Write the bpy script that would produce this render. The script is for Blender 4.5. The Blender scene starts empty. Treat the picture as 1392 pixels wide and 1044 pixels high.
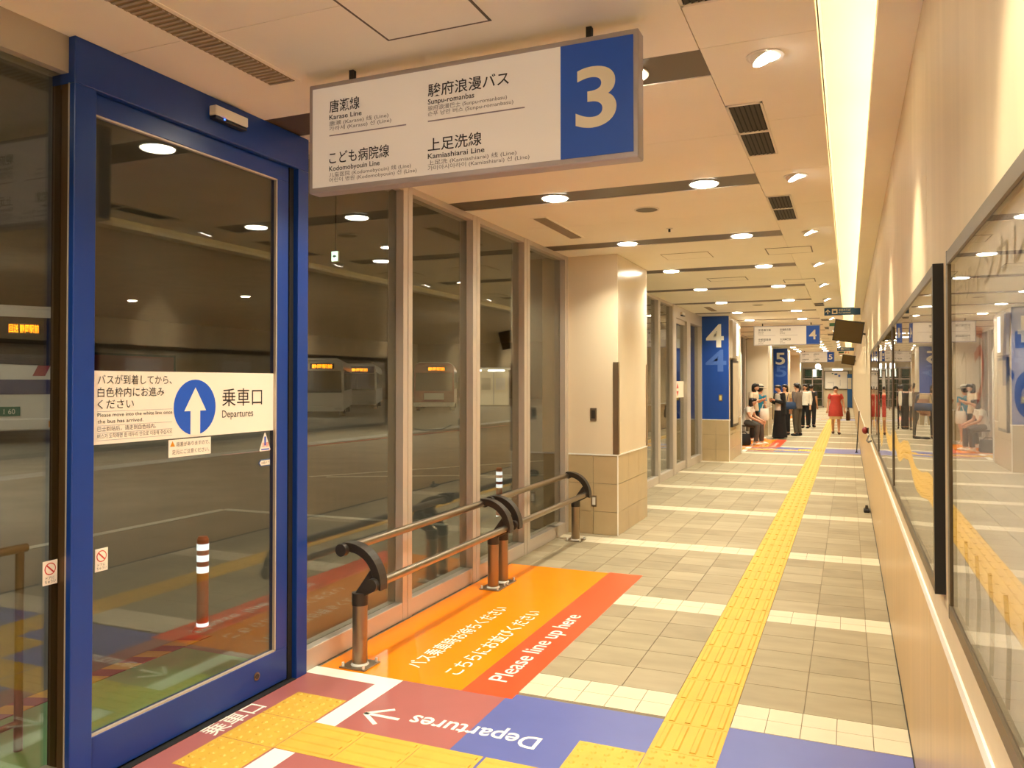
import bpy, bmesh, math, random
from mathutils import Vector, Matrix, Euler
random.seed(7)
scn = bpy.context.scene
COL = scn.collection
PI = math.pi

# ------------------------------------------------------------------ camera
cam_d = bpy.data.cameras.new('camera')
cam_d.sensor_fit = 'HORIZONTAL'; cam_d.sensor_width = 36.0
cam_d.lens = 36.0 * 1077.0 / 1392.0
cam_d.shift_y = -17.9 / 1392.0
cam_d.clip_start = 0.02; cam_d.clip_end = 300
cam = bpy.data.objects.new('camera', cam_d); COL.objects.link(cam)
cam.location = (0, 0, 1.63)
cam.rotation_euler = (PI / 2 + 0.0144975, 0, 0.401673)
scn.camera = cam

# ------------------------------------------------------------------ world, exposure
world = bpy.data.worlds.new('night'); scn.world = world; world.use_nodes = True
world.node_tree.nodes['Background'].inputs[0].default_value = (0.55, 0.6, 0.7, 1)
world.node_tree.nodes['Background'].inputs[1].default_value = 0.01
vs = scn.view_settings
vs.view_transform = 'Standard'; vs.look = 'None'; vs.gamma = 1; vs.use_curve_mapping = False
vs.exposure = 1.46
try:
    cy = scn.cycles
    cy.max_bounces = 7; cy.diffuse_bounces = 4; cy.glossy_bounces = 3; cy.transparent_max_bounces = 20
    cy.sample_clamp_indirect = 6.0; cy.use_denoising = True; cy.caustics_reflective = False; cy.caustics_refractive = False
except Exception:
    pass
LAMP = (1.0, 0.80, 0.50)          # warm white of the corridor lamps
DOWN_STRENGTH = 16.0              # lens of the recessed downlights
DOWN_POWER = 8.0                  # beam of each downlight
COVE_STRENGTH = 8.0              # tube hidden in the ceiling cove
SPOT_POWER = 34.0                 # wall washers

# ------------------------------------------------------------------ materials
def s2l(c): return c / 12.92 if c <= 0.04045 else ((c + 0.055) / 1.055) ** 2.4
def rgb(r, g, b): return (s2l(r / 255), s2l(g / 255), s2l(b / 255), 1)
MATS = {}
def mat(name, col, rough=0.5, metal=0.0, spec=0.5, emit=None, estr=0.0, var=0.0, vscale=(6, 6, 6), bump=0.0, coat=0.0, col2=None):
    m = bpy.data.materials.new(name); m.use_nodes = True
    nt = m.node_tree; p = nt.nodes['Principled BSDF']
    p.inputs['Base Color'].default_value = col
    p.inputs['Roughness'].default_value = rough
    p.inputs['Metallic'].default_value = metal
    p.inputs['Specular IOR Level'].default_value = spec
    p.inputs['Coat Weight'].default_value = coat
    p.inputs['Coat Roughness'].default_value = 0.05
    if emit:
        p.inputs['Emission Color'].default_value = emit
        p.inputs['Emission Strength'].default_value = estr
    if var or bump:
        tc = nt.nodes.new('ShaderNodeTexCoord'); mp = nt.nodes.new('ShaderNodeMapping')
        nz = nt.nodes.new('ShaderNodeTexNoise'); nz.inputs['Scale'].default_value = 1.0; nz.inputs['Detail'].default_value = 5
        mp.inputs['Scale'].default_value = vscale
        g = nt.nodes.new('ShaderNodeNewGeometry')
        nt.links.new(g.outputs['Position'], mp.inputs['Vector']); nt.links.new(mp.outputs[0], nz.inputs['Vector'])
        if var:
            mx = nt.nodes.new('ShaderNodeMix'); mx.data_type = 'RGBA'
            a = [max(0, c * (1 - var)) for c in col[:3]] + [1]
            b = list(col2) if col2 else [min(1, c * (1 + var)) for c in col[:3]] + [1]
            mx.inputs[6].default_value = a; mx.inputs[7].default_value = b
            rmp = nt.nodes.new('ShaderNodeMapRange'); rmp.inputs[1].default_value = 0.3; rmp.inputs[2].default_value = 0.7
            nt.links.new(nz.outputs['Fac'], rmp.inputs[0]); nt.links.new(rmp.outputs[0], mx.inputs[0])
            nt.links.new(mx.outputs[2], p.inputs['Base Color'])
        if bump:
            bp = nt.nodes.new('ShaderNodeBump'); bp.inputs['Strength'].default_value = bump; bp.inputs['Distance'].default_value = 0.01
            nt.links.new(nz.outputs['Fac'], bp.inputs['Height']); nt.links.new(bp.outputs[0], p.inputs['Normal'])
    MATS[name] = m
    return m

def glass_mat(name, tint, ior=1.5, rough=0.0):
    m = bpy.data.materials.new(name); m.use_nodes = True; nt = m.node_tree
    for n in list(nt.nodes): nt.nodes.remove(n)
    out = nt.nodes.new('ShaderNodeOutputMaterial'); mix = nt.nodes.new('ShaderNodeMixShader')
    tr = nt.nodes.new('ShaderNodeBsdfTransparent'); gl = nt.nodes.new('ShaderNodeBsdfGlossy')
    tr.inputs[0].default_value = tint; gl.inputs['Roughness'].default_value = rough
    fr = nt.nodes.new('ShaderNodeFresnel'); ge = nt.nodes.new('ShaderNodeNewGeometry')
    mr = nt.nodes.new('ShaderNodeMapRange')
    mr.inputs[3].default_value = ior; mr.inputs[4].default_value = 1 / ior
    nt.links.new(ge.outputs['Backfacing'], mr.inputs[0]); nt.links.new(mr.outputs[0], fr.inputs['IOR'])
    nt.links.new(fr.outputs[0], mix.inputs[0]); nt.links.new(tr.outputs[0], mix.inputs[1]); nt.links.new(gl.outputs[0], mix.inputs[2])
    nt.links.new(mix.outputs[0], out.inputs[0])
    MATS[name] = m
    return m

M = MATS
mat('tile', rgb(156, 141, 113), 0.6, spec=0.3, var=0.10, vscale=(3, 9, 3))
mat('tile_b', rgb(149, 134, 107), 0.6, spec=0.3, var=0.12, vscale=(4, 7, 3))
mat('tile_c', rgb(163, 148, 120), 0.6, spec=0.3, var=0.10, vscale=(2, 8, 3))
mat('white_tile', rgb(210, 196, 168), 0.55, spec=0.3, var=0.03)
mat('grout', rgb(128, 112, 88), 0.8)
mat('tactile', rgb(210, 165, 60), 0.55, var=0.07, vscale=(9, 5, 3))
mat('maroon', rgb(168, 98, 94), 0.3, var=0.03)
mat('vinyl_blue', rgb(94, 102, 166), 0.3, var=0.03)
mat('orange', rgb(255, 140, 10), 0.25, var=0.02)
mat('red', rgb(246, 84, 44), 0.28, var=0.02)
mat('paint_white', rgb(244, 238, 224), 0.4)
mat('ceiling', rgb(250, 244, 230), 0.6, var=0.015, vscale=(2, 2, 2))
mat('slot', rgb(88, 72, 52), 0.4, metal=0.0)
mat('cove', rgb(240, 228, 200), 0.6)
mat('wall', rgb(212, 192, 158), 0.55, var=0.05, vscale=(9, 9, 0.5))
mat('wall_low', rgb(198, 164, 116), 0.32, var=0.09, vscale=(11, 11, 0.45))
mat('trim_white', rgb(250, 246, 236), 0.35)
mat('joint', rgb(150, 130, 100), 0.7)
mat('pillar', rgb(226, 210, 182), 0.22, var=0.02, vscale=(3, 3, 1))
mat('pillar_tile', rgb(190, 168, 130), 0.3, var=0.05, vscale=(5, 5, 5))
mat('blue', rgb(26, 72, 158), 0.35, var=0.02)
mat('door_blue', rgb(20, 60, 140), 0.3)
mat('alu', rgb(200, 188, 174), 0.42, metal=0.35)
mat('alu_panel', rgb(176, 164, 146), 0.5)
mat('steel', rgb(158, 142, 120), 0.4, metal=1.0)
mat('rail_bar', rgb(158, 146, 130), 0.32, metal=1.0)
mat('cast', rgb(62, 56, 50), 0.4, metal=0.3)
mat('black', rgb(26, 26, 30), 0.35)
mat('dark', rgb(40, 36, 32), 0.6)
mat('gap', rgb(18, 16, 18), 0.8)
mat('bronze', rgb(92, 70, 44), 0.4, metal=0.5)
mat('sign_white', rgb(240, 235, 228), 0.45, emit=rgb(250, 244, 240), estr=0.045)
mat('sign_blue', rgb(28, 84, 186), 0.4, emit=rgb(24, 74, 170), estr=0.045)
mat('sign_frame', rgb(178, 172, 178), 0.4, metal=0.3)
mat('ink', rgb(44, 38, 36), 0.6)
mat('ink_grey', rgb(110, 100, 96), 0.6)
mat('rule', rgb(150, 138, 150), 0.6)
mat('ghost', rgb(74, 108, 184), 0.4)
mat('film', rgb(246, 232, 212), 0.5)
mat('lamp', (1, 1, 1, 1), 0.5, emit=(1.0, 0.94, 0.76, 1), estr=DOWN_STRENGTH)
mat('lamp_out', (1, 1, 1, 1), 0.5, emit=(1.0, 0.93, 0.78, 1), estr=300.0)
mat('spot_face', (1, 1, 1, 1), 0.5, emit=(1.0, 0.95, 0.84, 1), estr=22.0)
mat('cove_tube', (1, 1, 1, 1), 0.5, emit=(1.0, 0.86, 0.56, 1), estr=COVE_STRENGTH)
mat('white_metal', rgb(232, 226, 214), 0.4)
mat('frame_grey', rgb(100, 86, 66), 0.4, metal=0.4)
mat('vent_dark', rgb(46, 38, 28), 0.6)
mat('asphalt', rgb(120, 116, 104), 0.75, var=0.14, vscale=(1.2, 1.2, 1))
mat('platform_green', rgb(104, 156, 92), 0.6, var=0.06, vscale=(8, 8, 2))
mat('concrete', rgb(120, 112, 96), 0.8, var=0.1, vscale=(1, 1, 1))
mat('road_white', rgb(190, 190, 176), 0.7)
mat('road_yellow', rgb(206, 156, 52), 0.6)
mat('bollard_red', rgb(206, 84, 44), 0.5)
mat('reflector_glow', rgb(245, 245, 255), 0.3, emit=(0.85, 0.9, 1, 1), estr=0.55)  # bollard bands emit a little in place of light they would reflect
mat('bus_white', rgb(220, 214, 204), 0.3)
mat('bus_red', rgb(150, 36, 38), 0.35)
mat('bus_maroon', rgb(130, 30, 32), 0.35)
mat('bus_navy', rgb(48, 46, 86), 0.35)
mat('bus_glass', rgb(22, 22, 22), 0.08)
mat('tyre', rgb(24, 22, 20), 0.8)
mat('amber', rgb(230, 150, 40), 0.4)
mat('led', rgb(255, 140, 20), 0.5, emit=rgb(255, 130, 10), estr=2.2)
mat('screen', rgb(92, 74, 44), 0.25)  # brown imitates the floor reflected in the dark monitor screen
mat('lit_strip', (1, 1, 1, 1), 0.5, emit=(1.0, 0.93, 0.78, 1), estr=6.0)
mat('lit_panel', rgb(250, 246, 236), 0.5, emit=(1.0, 0.95, 0.82, 1), estr=1.1)
mat('shelter_wall_glow', rgb(226, 212, 180), 0.5, emit=(1.0, 0.85, 0.6, 1), estr=0.04)  # walls emit faintly, imitating the light inside the waiting room
mat('banner_red', rgb(120, 44, 44), 0.6)
mat('poster', rgb(222, 214, 206), 0.55, var=0.03, vscale=(1, 2, 2))
mat('poster_b', rgb(196, 182, 158), 0.55, var=0.10, vscale=(1, 1.6, 1.6))
mat('poster_blue', rgb(52, 96, 166), 0.5)
mat('poster_red', rgb(206, 64, 50), 0.5)
mat('poster_ink', rgb(88, 78, 84), 0.5)
mat('map_paper', rgb(236, 224, 210), 0.5)
mat('teal', rgb(34, 84, 136), 0.4)
mat('green_sign', rgb(60, 110, 84), 0.5)
mat('yellow_plate', rgb(226, 206, 120), 0.4)
glass_mat('glass', (0.88, 0.89, 0.84, 1), 1.78)
glass_mat('poster_glass', (0.97, 0.97, 0.97, 1), 1.55)
def wavy(name, src_ior=1.55):
    m = glass_mat(name, (0.96, 0.96, 0.96, 1), src_ior); nt = m.node_tree
    gl = [n for n in nt.nodes if n.type == 'BSDF_GLOSSY'][0]
    nz = nt.nodes.new('ShaderNodeTexNoise'); nz.inputs['Scale'].default_value = 1.3; nz.inputs['Detail'].default_value = 0
    ge = nt.nodes.new('ShaderNodeNewGeometry'); nt.links.new(ge.outputs['Position'], nz.inputs['Vector'])
    bp = nt.nodes.new('ShaderNodeBump'); bp.inputs['Strength'].default_value = 0.5; bp.inputs['Distance'].default_value = 0.012
    nt.links.new(nz.outputs['Fac'], bp.inputs['Height']); nt.links.new(bp.outputs[0], gl.inputs['Normal'])
wavy('poster_glass_wavy')

# ------------------------------------------------------------------ mesh helpers
def newobj(name, me, parent=None, m=None):
    o = bpy.data.objects.new(name, me); COL.objects.link(o)
    if m is not None and me is not None and not me.materials:
        me.materials.append(M[m] if isinstance(m, str) else m)
    if parent is not None:
        o.parent = parent
        o.matrix_parent_inverse = Matrix.Translation(-Vector(parent['_w'])) if '_w' in parent.keys() else Matrix.Identity(4)
    return o

class MB:
    def __init__(s): s.v = []; s.f = []
    def add(s, vs, fs):
        n = len(s.v); s.v += [tuple(p) for p in vs]; s.f += [tuple(i + n for i in f) for f in fs]; return s
    def box(s, x0, x1, y0, y1, z0, z1):
        vs = [(x, y, z) for z in (z0, z1) for y in (y0, y1) for x in (x0, x1)]
        return s.add(vs, [(0, 2, 3, 1), (4, 5, 7, 6), (0, 1, 5, 4), (2, 6, 7, 3), (0, 4, 6, 2), (1, 3, 7, 5)])
    def prism(s, poly, a, b, axis='z'):
        n = len(poly)
        def P(p, t): return {'z': (p[0], p[1], t), 'y': (p[0], t, p[1]), 'x': (t, p[0], p[1])}[axis]
        vs = [P(p, a) for p in poly] + [P(p, b) for p in poly]
        fs = [tuple(range(n))[::-1], tuple(range(n, 2 * n))] + [(i, (i + 1) % n, n + (i + 1) % n, n + i) for i in range(n)]
        return s.add(vs, fs)
    def cyl(s, c, r, h, axis='z', n=16, r2=None):
        r2 = r if r2 is None else r2
        def P(a, rr, t):
            u, v = rr * math.cos(a), rr * math.sin(a)
            d = {'z': (u, v, t), 'y': (u, t, v), 'x': (t, u, v)}[axis]
            return tuple(c[i] + d[i] for i in range(3))
        A = [2 * PI * i / n for i in range(n)]
        vs = [P(a, r, 0) for a in A] + [P(a, r2, h) for a in A]
        fs = [tuple(range(n))[::-1], tuple(range(n, 2 * n))] + [(i, (i + 1) % n, n + (i + 1) % n, n + i) for i in range(n)]
        return s.add(vs, fs)
    def ring(s, c, r0, r1, h, n=24):
        A = [2 * PI * i / n for i in range(n)]
        vs = [(c[0] + r * math.cos(a), c[1] + r * math.sin(a), c[2] + z) for (r, z) in ((r0, 0), (r1, 0), (r1, h), (r0, h)) for a in A]
        fs = []
        for k in range(4):
            k2 = (k + 1) % 4
            fs += [(k * n + i, k * n + (i + 1) % n, k2 * n + (i + 1) % n, k2 * n + i) for i in range(n)]
        return s.add(vs, fs)
    def tube(s, path, rad, n=10, cap=True, flat=1.0):
        path = [Vector(p) for p in path]
        rad = rad if isinstance(rad, (list, tuple)) else [rad] * len(path)
        t0 = (path[1] - path[0]).normalized()
        up = Vector((0, 0, 1)) if abs(t0.z) < 0.9 else Vector((1, 0, 0))
        u = t0.cross(up).normalized(); vs = []
        for i, p in enumerate(path):
            t = (path[min(i + 1, len(path) - 1)] - path[max(i - 1, 0)]).normalized()
            u = (u - t * u.dot(t)).normalized(); w = t.cross(u)
            for k in range(n):
                a = 2 * PI * k / n
                vs.append(p + u * math.cos(a) * rad[i] + w * math.sin(a) * rad[i] * flat)
        fs = []
        for i in range(len(path) - 1):
            for k in range(n):
                fs.append((i * n + k, i * n + (k + 1) % n, (i + 1) * n + (k + 1) % n, (i + 1) * n + k))
        if cap:
            fs.append(tuple(range(n))[::-1]); fs.append(tuple(range((len(path) - 1) * n, len(path) * n)))
        return s.add(vs, fs)
    def loft(s, rings, n=16, cap=True):      # rings: (cx, cy, cz, rx, ry)
        vs = []
        for (cx, cy_, cz, rx, ry) in rings:
            for k in range(n):
                a = 2 * PI * k / n
                vs.append((cx + rx * math.cos(a), cy_ + ry * math.sin(a), cz))
        fs = []
        for i in range(len(rings) - 1):
            for k in range(n):
                fs.append((i * n + k, i * n + (k + 1) % n, (i + 1) * n + (k + 1) % n, (i + 1) * n + k))
        if cap:
            fs.append(tuple(range(n))[::-1]); fs.append(tuple(range((len(rings) - 1) * n, len(rings) * n)))
        return s.add(vs, fs)
    def ell(s, c, r, n=12, m=8):
        vs = [(c[0], c[1], c[2] - r[2])]; fs = []
        for j in range(1, m):
            t = -PI / 2 + PI * j / m
            for k in range(n):
                a = 2 * PI * k / n
                vs.append((c[0] + r[0] * math.cos(t) * math.cos(a), c[1] + r[1] * math.cos(t) * math.sin(a), c[2] + r[2] * math.sin(t)))
        vs.append((c[0], c[1], c[2] + r[2])); L = len(vs) - 1
        for k in range(n): fs.append((0, 1 + (k + 1) % n, 1 + k))
        for j in range(m - 2):
            for k in range(n):
                a = 1 + j * n
                fs.append((a + k, a + (k + 1) % n, a + n + (k + 1) % n, a + n + k))
        a = 1 + (m - 2) * n
        for k in range(n): fs.append((a + k, a + (k + 1) % n, L))
        return s.add(vs, fs)
    def mesh(s, name, bevel=0, smooth=False):
        me = bpy.data.meshes.new(name); me.from_pydata(s.v, [], s.f)
        bm = bmesh.new(); bm.from_mesh(me)
        bmesh.ops.recalc_face_normals(bm, faces=bm.faces)
        if bevel:
            bmesh.ops.bevel(bm, geom=list(bm.edges), offset=bevel, segments=1, affect='EDGES', clamp_overlap=True)
        bm.to_mesh(me); bm.free()
        if smooth:
            for p in me.polygons: p.use_smooth = True
            try: me.set_sharp_from_angle(angle=math.radians(40))
            except Exception: pass
        return me
    def build(s, name, m, parent=None, bevel=0, smooth=False):
        return newobj(name, s.mesh(name, bevel, smooth), parent, m)

def root(name, loc, label, cat, group=None, kind=None, rz=0):
    o = bpy.data.objects.new(name, None); COL.objects.link(o); o.location = loc
    o['_w'] = [float(c) for c in loc]
    tag(o, label, cat, group, kind)
    return o
def local(o):            # children of this root are given in its own coordinates
    if '_w' in o.keys(): del o['_w']
    return o
def tag(o, label=None, cat=None, group=None, kind=None):
    if label: o['label'] = label
    if cat: o['category'] = cat
    if group: o['group'] = group
    if kind: o['kind'] = kind
    return o
def copy_tree(o, d, label=None, rz=None):
    c = o.copy(); COL.objects.link(c); c.location = Vector(o.location) + Vector(d)
    if label: c['label'] = label
    def rec(a, b):
        for ch in list(a.children):
            q = ch.copy(); COL.objects.link(q); q.parent = b; rec(ch, q)
    rec(o, c)
    return c
ORD = ['nearest', 'second', 'third', 'fourth', 'fifth', 'sixth', 'seventh', 'eighth', 'ninth', 'tenth', 'eleventh', 'twelfth', 'thirteenth',
       'fourteenth', 'fifteenth', 'sixteenth', 'seventeenth', 'eighteenth', 'nineteenth', 'twentieth', 'twenty-first', 'twenty-second',
       'twenty-third', 'twenty-fourth', 'twenty-fifth', 'twenty-sixth', 'twenty-seventh', 'twenty-eighth']

# text: string laid out with origin o, reading direction r, up direction u; em size; optional fitted width
_TX = {}
def text(name, body, o, r, u, em, m, parent=None, width=None, bold=0.0, align='L', off=0.0012, thick=0.0):
    key = (body, bold)
    if key not in _TX:
        c = bpy.data.curves.new('t', 'FONT'); c.body = body; c.size = 1.0; c.offset = bold; c.resolution_u = 3 if len(body) > 1 else 8; c.fill_mode = 'BOTH'
        to = bpy.data.objects.new('t', c); COL.objects.link(to)
        me = bpy.data.meshes.new_from_object(to.evaluated_get(bpy.context.evaluated_depsgraph_get()))
        _TX[key] = ([tuple(v.co) for v in me.vertices], [tuple(p.vertices) for p in me.polygons])
        bpy.data.objects.remove(to); bpy.data.curves.remove(c); bpy.data.meshes.remove(me)
    vs, fs = _TX[key]
    x0 = min(v[0] for v in vs); x1 = max(v[0] for v in vs)
    sx = em if width is None else width / (x1 - x0)
    sh = {'L': -x0, 'C': -(x0 + x1) / 2, 'R': -x1}[align]
    o, r, u = Vector(o), Vector(r).normalized(), Vector(u).normalized(); n = r.cross(u)
    me = bpy.data.meshes.new(name)
    me.from_pydata([o + r * ((v[0] + sh) * sx) + u * (v[1] * em) + n * off for v in vs], [], fs)
    return newobj(name, me, parent, m)

# ================================================================== STRUCTURE
XW = 0.25          # right wall
XF = -2.82         # front of the glazing frames
XG = -2.88         # glass plane
Y0, Y1 = -3.5, 55.5
ZC = 3.0
GATE = 17.1        # distance between boarding gates

# ---------------- floor
floor = MB().box(XF - 0.12, XW + 0.05, Y0, Y1, -0.2, -0.004).build('floor', 'grout')
tag(floor, 'beige tiled corridor floor crossed by rows of small white tiles', 'floor', kind='structure')
SX0, SX1 = -0.83, -0.525        # tactile strip
_meshes = {}
def shared(key, fn):
    if key not in _meshes: _meshes[key] = fn()
    return _meshes[key]
def tile(name, x0, x1, y0, y1, m, g=0.0022):
    key = ('tile', round(x1 - x0, 3), round(y1 - y0, 3), m)
    def mk():
        me = MB().box(g, x1 - x0 - g, g, y1 - y0 - g, -0.02, 0).mesh('tile'); me.materials.append(M[m]); return me
    o = bpy.data.objects.new(name, shared(key, mk)); COL.objects.link(o); o.location = (x0, y0, 0); o.parent = floor
    return o
bands = [-2.43, -0.33, 1.77, 3.87, 5.68, 7.77, 10.13, 12.30, 14.40, 16.50]
yb = 18.9
while yb < 55: bands.append(yb); yb += 2.1
colsL = [SX0 - 0.3 * i for i in range(7)] + [XF - 0.05]
colsL = colsL[::-1]
colsR = [SX1, -0.212, 0.097, XW + 0.02]
def graphic_zone(x0, x1, y0, y1):
    for g in (0, GATE, 2 * GATE):
        if x1 <= -1.6 and y0 > 3.70 + g and y1 < 6.60 + g: return True
        if y0 > 2.2 + g and y1 < 3.90 + g and (g == 0): return True
        if g and y0 > 2.55 + g and y1 < 3.86 + g: return True
    return False
far_tiles = MB(); far_white = MB(); n_tile = n_white = 0
rows = []
for i in range(len(bands) - 1):
    a, b = bands[i] + 0.30, bands[i + 1]
    k = max(1, round((b - a) / 0.3)); h = (b - a) / k
    rows += [(a + j * h, a + (j + 1) * h) for j in range(k)]
for (ya, yb_) in rows:
    for cols in (colsL, colsR):
        for i in range(len(cols) - 1):
            xa, xb = cols[i], cols[i + 1]
            if graphic_zone(xa, xb, ya, yb_): continue
            if ya > 1.6 and n_tile < 300 and ya < 16:
                tile('floor_tile', xa, xb, ya, yb_, random.choice(['tile', 'tile', 'tile_b', 'tile_c'])); n_tile += 1
            else:
                far_tiles.box(xa + .0022, xb - .0022, ya + .0022, yb_ - .0022, -0.02, 0)
def split15(x0, x1):
    k = max(1, round((x1 - x0) / 0.152)); return [x0 + (x1 - x0) * j / k for j in range(k + 1)]
wl, wr = split15(XF - 0.05, SX0), split15(SX1, 0.25)
for b in bands:
    for j in range(2):
        ya, yb_ = b + 0.15 * j, b + 0.15 * (j + 1)
        for cols in (wl, wr):
            for i in range(len(cols) - 1):
                xa, xb = cols[i], cols[i + 1]
                if graphic_zone(xa, xb, ya, yb_) or (b == 3.87 and xb < -1.55): continue
                if b == 5.68 and xb < -1.55: continue
                if b > 3 and n_white < 300:
                    tile('white_floor_tile', xa, xb, ya, yb_, 'white_tile', 0.0016); n_white += 1
                else:
                    far_white.box(xa + .0016, xb - .0016, ya + .0016, yb_ - .0016, -0.02, 0)
tag(far_tiles.build('distant_floor_tiles', 'tile', floor), kind='stuff')
tag(far_white.build('distant_white_tiles', 'white_tile', floor), kind='stuff')

def bar_tile_mesh(along):
    b = MB().box(.0015, .2985, .0015, .2985, -0.02, 0.001)
    for i in range(4):
        c = 0.0375 + 0.075 * i
        poly = [(c - .016, 0.001), (c + .016, 0.001), (c + .010, 0.0055), (c - .010, 0.0055)]
        b.prism(poly, 0.018, 0.282, 'y') if along == 'y' else b.prism(poly, 0.018, 0.282, 'x')
    me = b.mesh('bar_tile'); me.materials.append(M['tactile']); return me
def dot_tile_mesh():
    b = MB().box(.0015, .2985, .0015, .2985, -0.02, 0.001)
    for i in range(5):
        for j in range(5):
            b.cyl((0.03 + 0.06 * i, 0.03 + 0.06 * j, 0.001), 0.0165, 0.005, 'z', 8, 0.009)
    me = b.mesh('dot_tile'); me.materials.append(M['tactile']); return me
def tactile(kind, x, y, w=0.3, d=0.3):
    me = shared(('tac', kind), lambda: dot_tile_mesh() if kind == 'dot' else bar_tile_mesh(kind))
    o = bpy.data.objects.new('tactile_paving_tile', me); COL.objects.link(o); o.location = (x, y, 0.0005); o.parent = floor
    o.scale = (w / 0.3, d / 0.3, 1)
y = -3.39
gates = [0, GATE, 2 * GATE]
while y < 55:
    kind = 'y'
    for g in gates:
        if 2.85 + g < y + 0.15 < 3.47 + g: kind = 'dot'
    tactile(kind, SX0, y, SX1 - SX0, 0.3); y += 0.3
for g in gates:
    for i in range(2): tactile('dot', -1.135, 2.86 + g + 0.3 * i, 0.305, 0.3)      # junction block
    for x in (-2.37, -2.07, -1.77, -1.46): tactile('x', x, 2.86 + g, 0.3 if x != -1.46 else 0.32, 0.288)
    for yy in (2.57, 2.855, 3.14): tactile('dot', -2.675, yy + g, 0.303, 0.283)

def sheet(name, poly, m, label=None, z=0.0006):
    o = MB().prism(poly, -0.01, z, 'z').build(name, m, floor)
    if label: o['label'] = label
    return o
def rect(x0, x1, y0, y1): return [(x0, y0), (x1, y0), (x1, y1), (x0, y1)]
for gi, g in enumerate(gates):
    n = ['three', 'four', 'five'][gi]
    sheet('queue_area_marking', rect(-2.80, -1.895, 3.775 + g, 6.575 + g), 'orange', f'orange queue area sticker on the floor at gate {n}')
    sheet('queue_stripe_marking', rect(-1.895, -1.605, 3.775 + g, 6.60 + g), 'red', f'red Please line up here stripe beside the orange area at gate {n}')
    ya = 1.2 + g if gi == 0 else 2.5 + g
    sheet('departures_marking', rect(-2.84, -1.64, ya, 3.775 + g), 'maroon', f'maroon floor sticker in front of the door at gate {n}', 0.0002)
    sheet('departures_marking', rect(-1.64, -0.83, ya, (3.80 if g == 0 else 3.80) + g + 0.04), 'vinyl_blue', f'blue floor sticker left of the tactile strip at gate {n}', 0.0002)
    sheet('departures_marking', rect(-0.527, XW, ya, 3.865 + g), 'vinyl_blue', f'blue floor sticker along the right wall at gate {n}', 0.0002)
    sheet('white_line', rect(-2.845, -2.25, 3.67 + g, 3.775 + g), 'paint_white', z=0.001)
    sheet('white_line', rect(-2.362, -2.25, 3.15 + g, 3.67 + g), 'paint_white', z=0.001)
    sheet('white_line', rect(-2.362, -2.25, 2.30 + g, 2.857 + g), 'paint_white', z=0.001)
    sheet('white_line', rect(-2.845, -2.25, 2.20 + g, 2.30 + g), 'paint_white', z=0.001)
    # arrow towards the door, and its lettering
    def arrow(cx, cy, s=1.0):
        def seg(p, q, w):
            p, q = Vector(p), Vector(q); d = (q - p).normalized(); nn = Vector((-d.y, d.x)) * w / 2
            return [p + nn, p - nn, q - nn, q + nn]
        b = MB()
        for q in ((0.118, 0.093), (0.195, 0.002), (0.118, -0.088)):
            pts = seg((cx + (0.004 if q[1] > 0.01 or q[1] < 0 else 0), cy), (cx + q[0] * s, cy + q[1] * s), 0.022)
            b.prism([(p.x, p.y) for p in pts], 0.0, 0.0014, 'z')
        b.build('arrow_marking', 'paint_white', floor)
    arrow(-2.205, 3.331 + g)
    arrow(-2.205, 2.62 + g)
    text('floor_lettering', 'Departures', (-1.295, 3.410 + g, 0.0), (-1, 0, 0), (0, -1, 0), 0.168, 'paint_white', floor, width=0.665, bold=0.012)
    text('floor_lettering', '乗車口', (-2.705, 2.845 + g, 0.0), (0, 1, 0), (-1, 0, 0), 0.122, 'paint_white', floor, width=0.36, bold=0.008)
    text('floor_lettering', 'Please line up here', (-1.722, 3.97 + g, 0), (0, 1, 0), (-1, 0, 0), 0.158, 'paint_white', floor, width=1.33, bold=0.006)
    text('floor_lettering', 'バス乗車時お待ちください', (-2.265, 3.975 + g, 0), (0, 1, 0), (-1, 0, 0), 0.125, 'paint_white', floor, width=1.30, bold=0.006)
    text('floor_lettering', 'こちらにお並びください', (-2.010, 3.965 + g, 0), (0, 1, 0), (-1, 0, 0), 0.125, 'paint_white', floor, width=1.31, bold=0.006)

# ---------------- ceiling with slots, panels and cove
ceil = MB().box(XF - 0.1, -0.105, Y0, Y1, ZC + 0.09, ZC + 0.14).build('ceiling', 'joint')
tag(ceil, 'cream panelled corridor ceiling with dark cross slots', 'ceiling', kind='structure')
slots = [3.44 + 2.1 * k for k in range(-3, 25)]
def cpanel(x0, x1, y0, y1, name='ceiling_panel', m='ceiling', parent=None):
    key = ('cp', round(x1 - x0, 3), round(y1 - y0, 3), m)
    def mk():
        g = 0.0018
        me = MB().box(g, x1 - x0 - g, g, y1 - y0 - g, 0, 0.09).mesh(name); me.materials.append(M[m]); return me
    o = bpy.data.objects.new(name, shared(key, mk)); COL.objects.link(o); o.location = (x0, y0, ZC); o.parent = parent or ceil
for i, ys in enumerate(slots):
    MB().box(XF - 0.1, -0.557, ys - 0.15, ys + 0.15, ZC + 0.005, ZC + 0.09).build('light_slot', 'slot', ceil)
    yn = slots[i + 1] - 0.15 if i + 1 < len(slots) else Y1
    a, b = ys + 0.15, yn
    h = (b - a) / 2
    for j in range(2):
        cpanel(XF - 0.1, -0.557, a + j * h, a + (j + 1) * h)
    for j in range(2):
        hh = (yn + 0.3 - a) / 2
        cpanel(-0.557, -0.105, ys - 0.16 + j * hh, ys - 0.16 + (j + 1) * hh)
cpanel(XF - 0.1, -0.105, Y0, slots[0] - 0.15)

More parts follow.
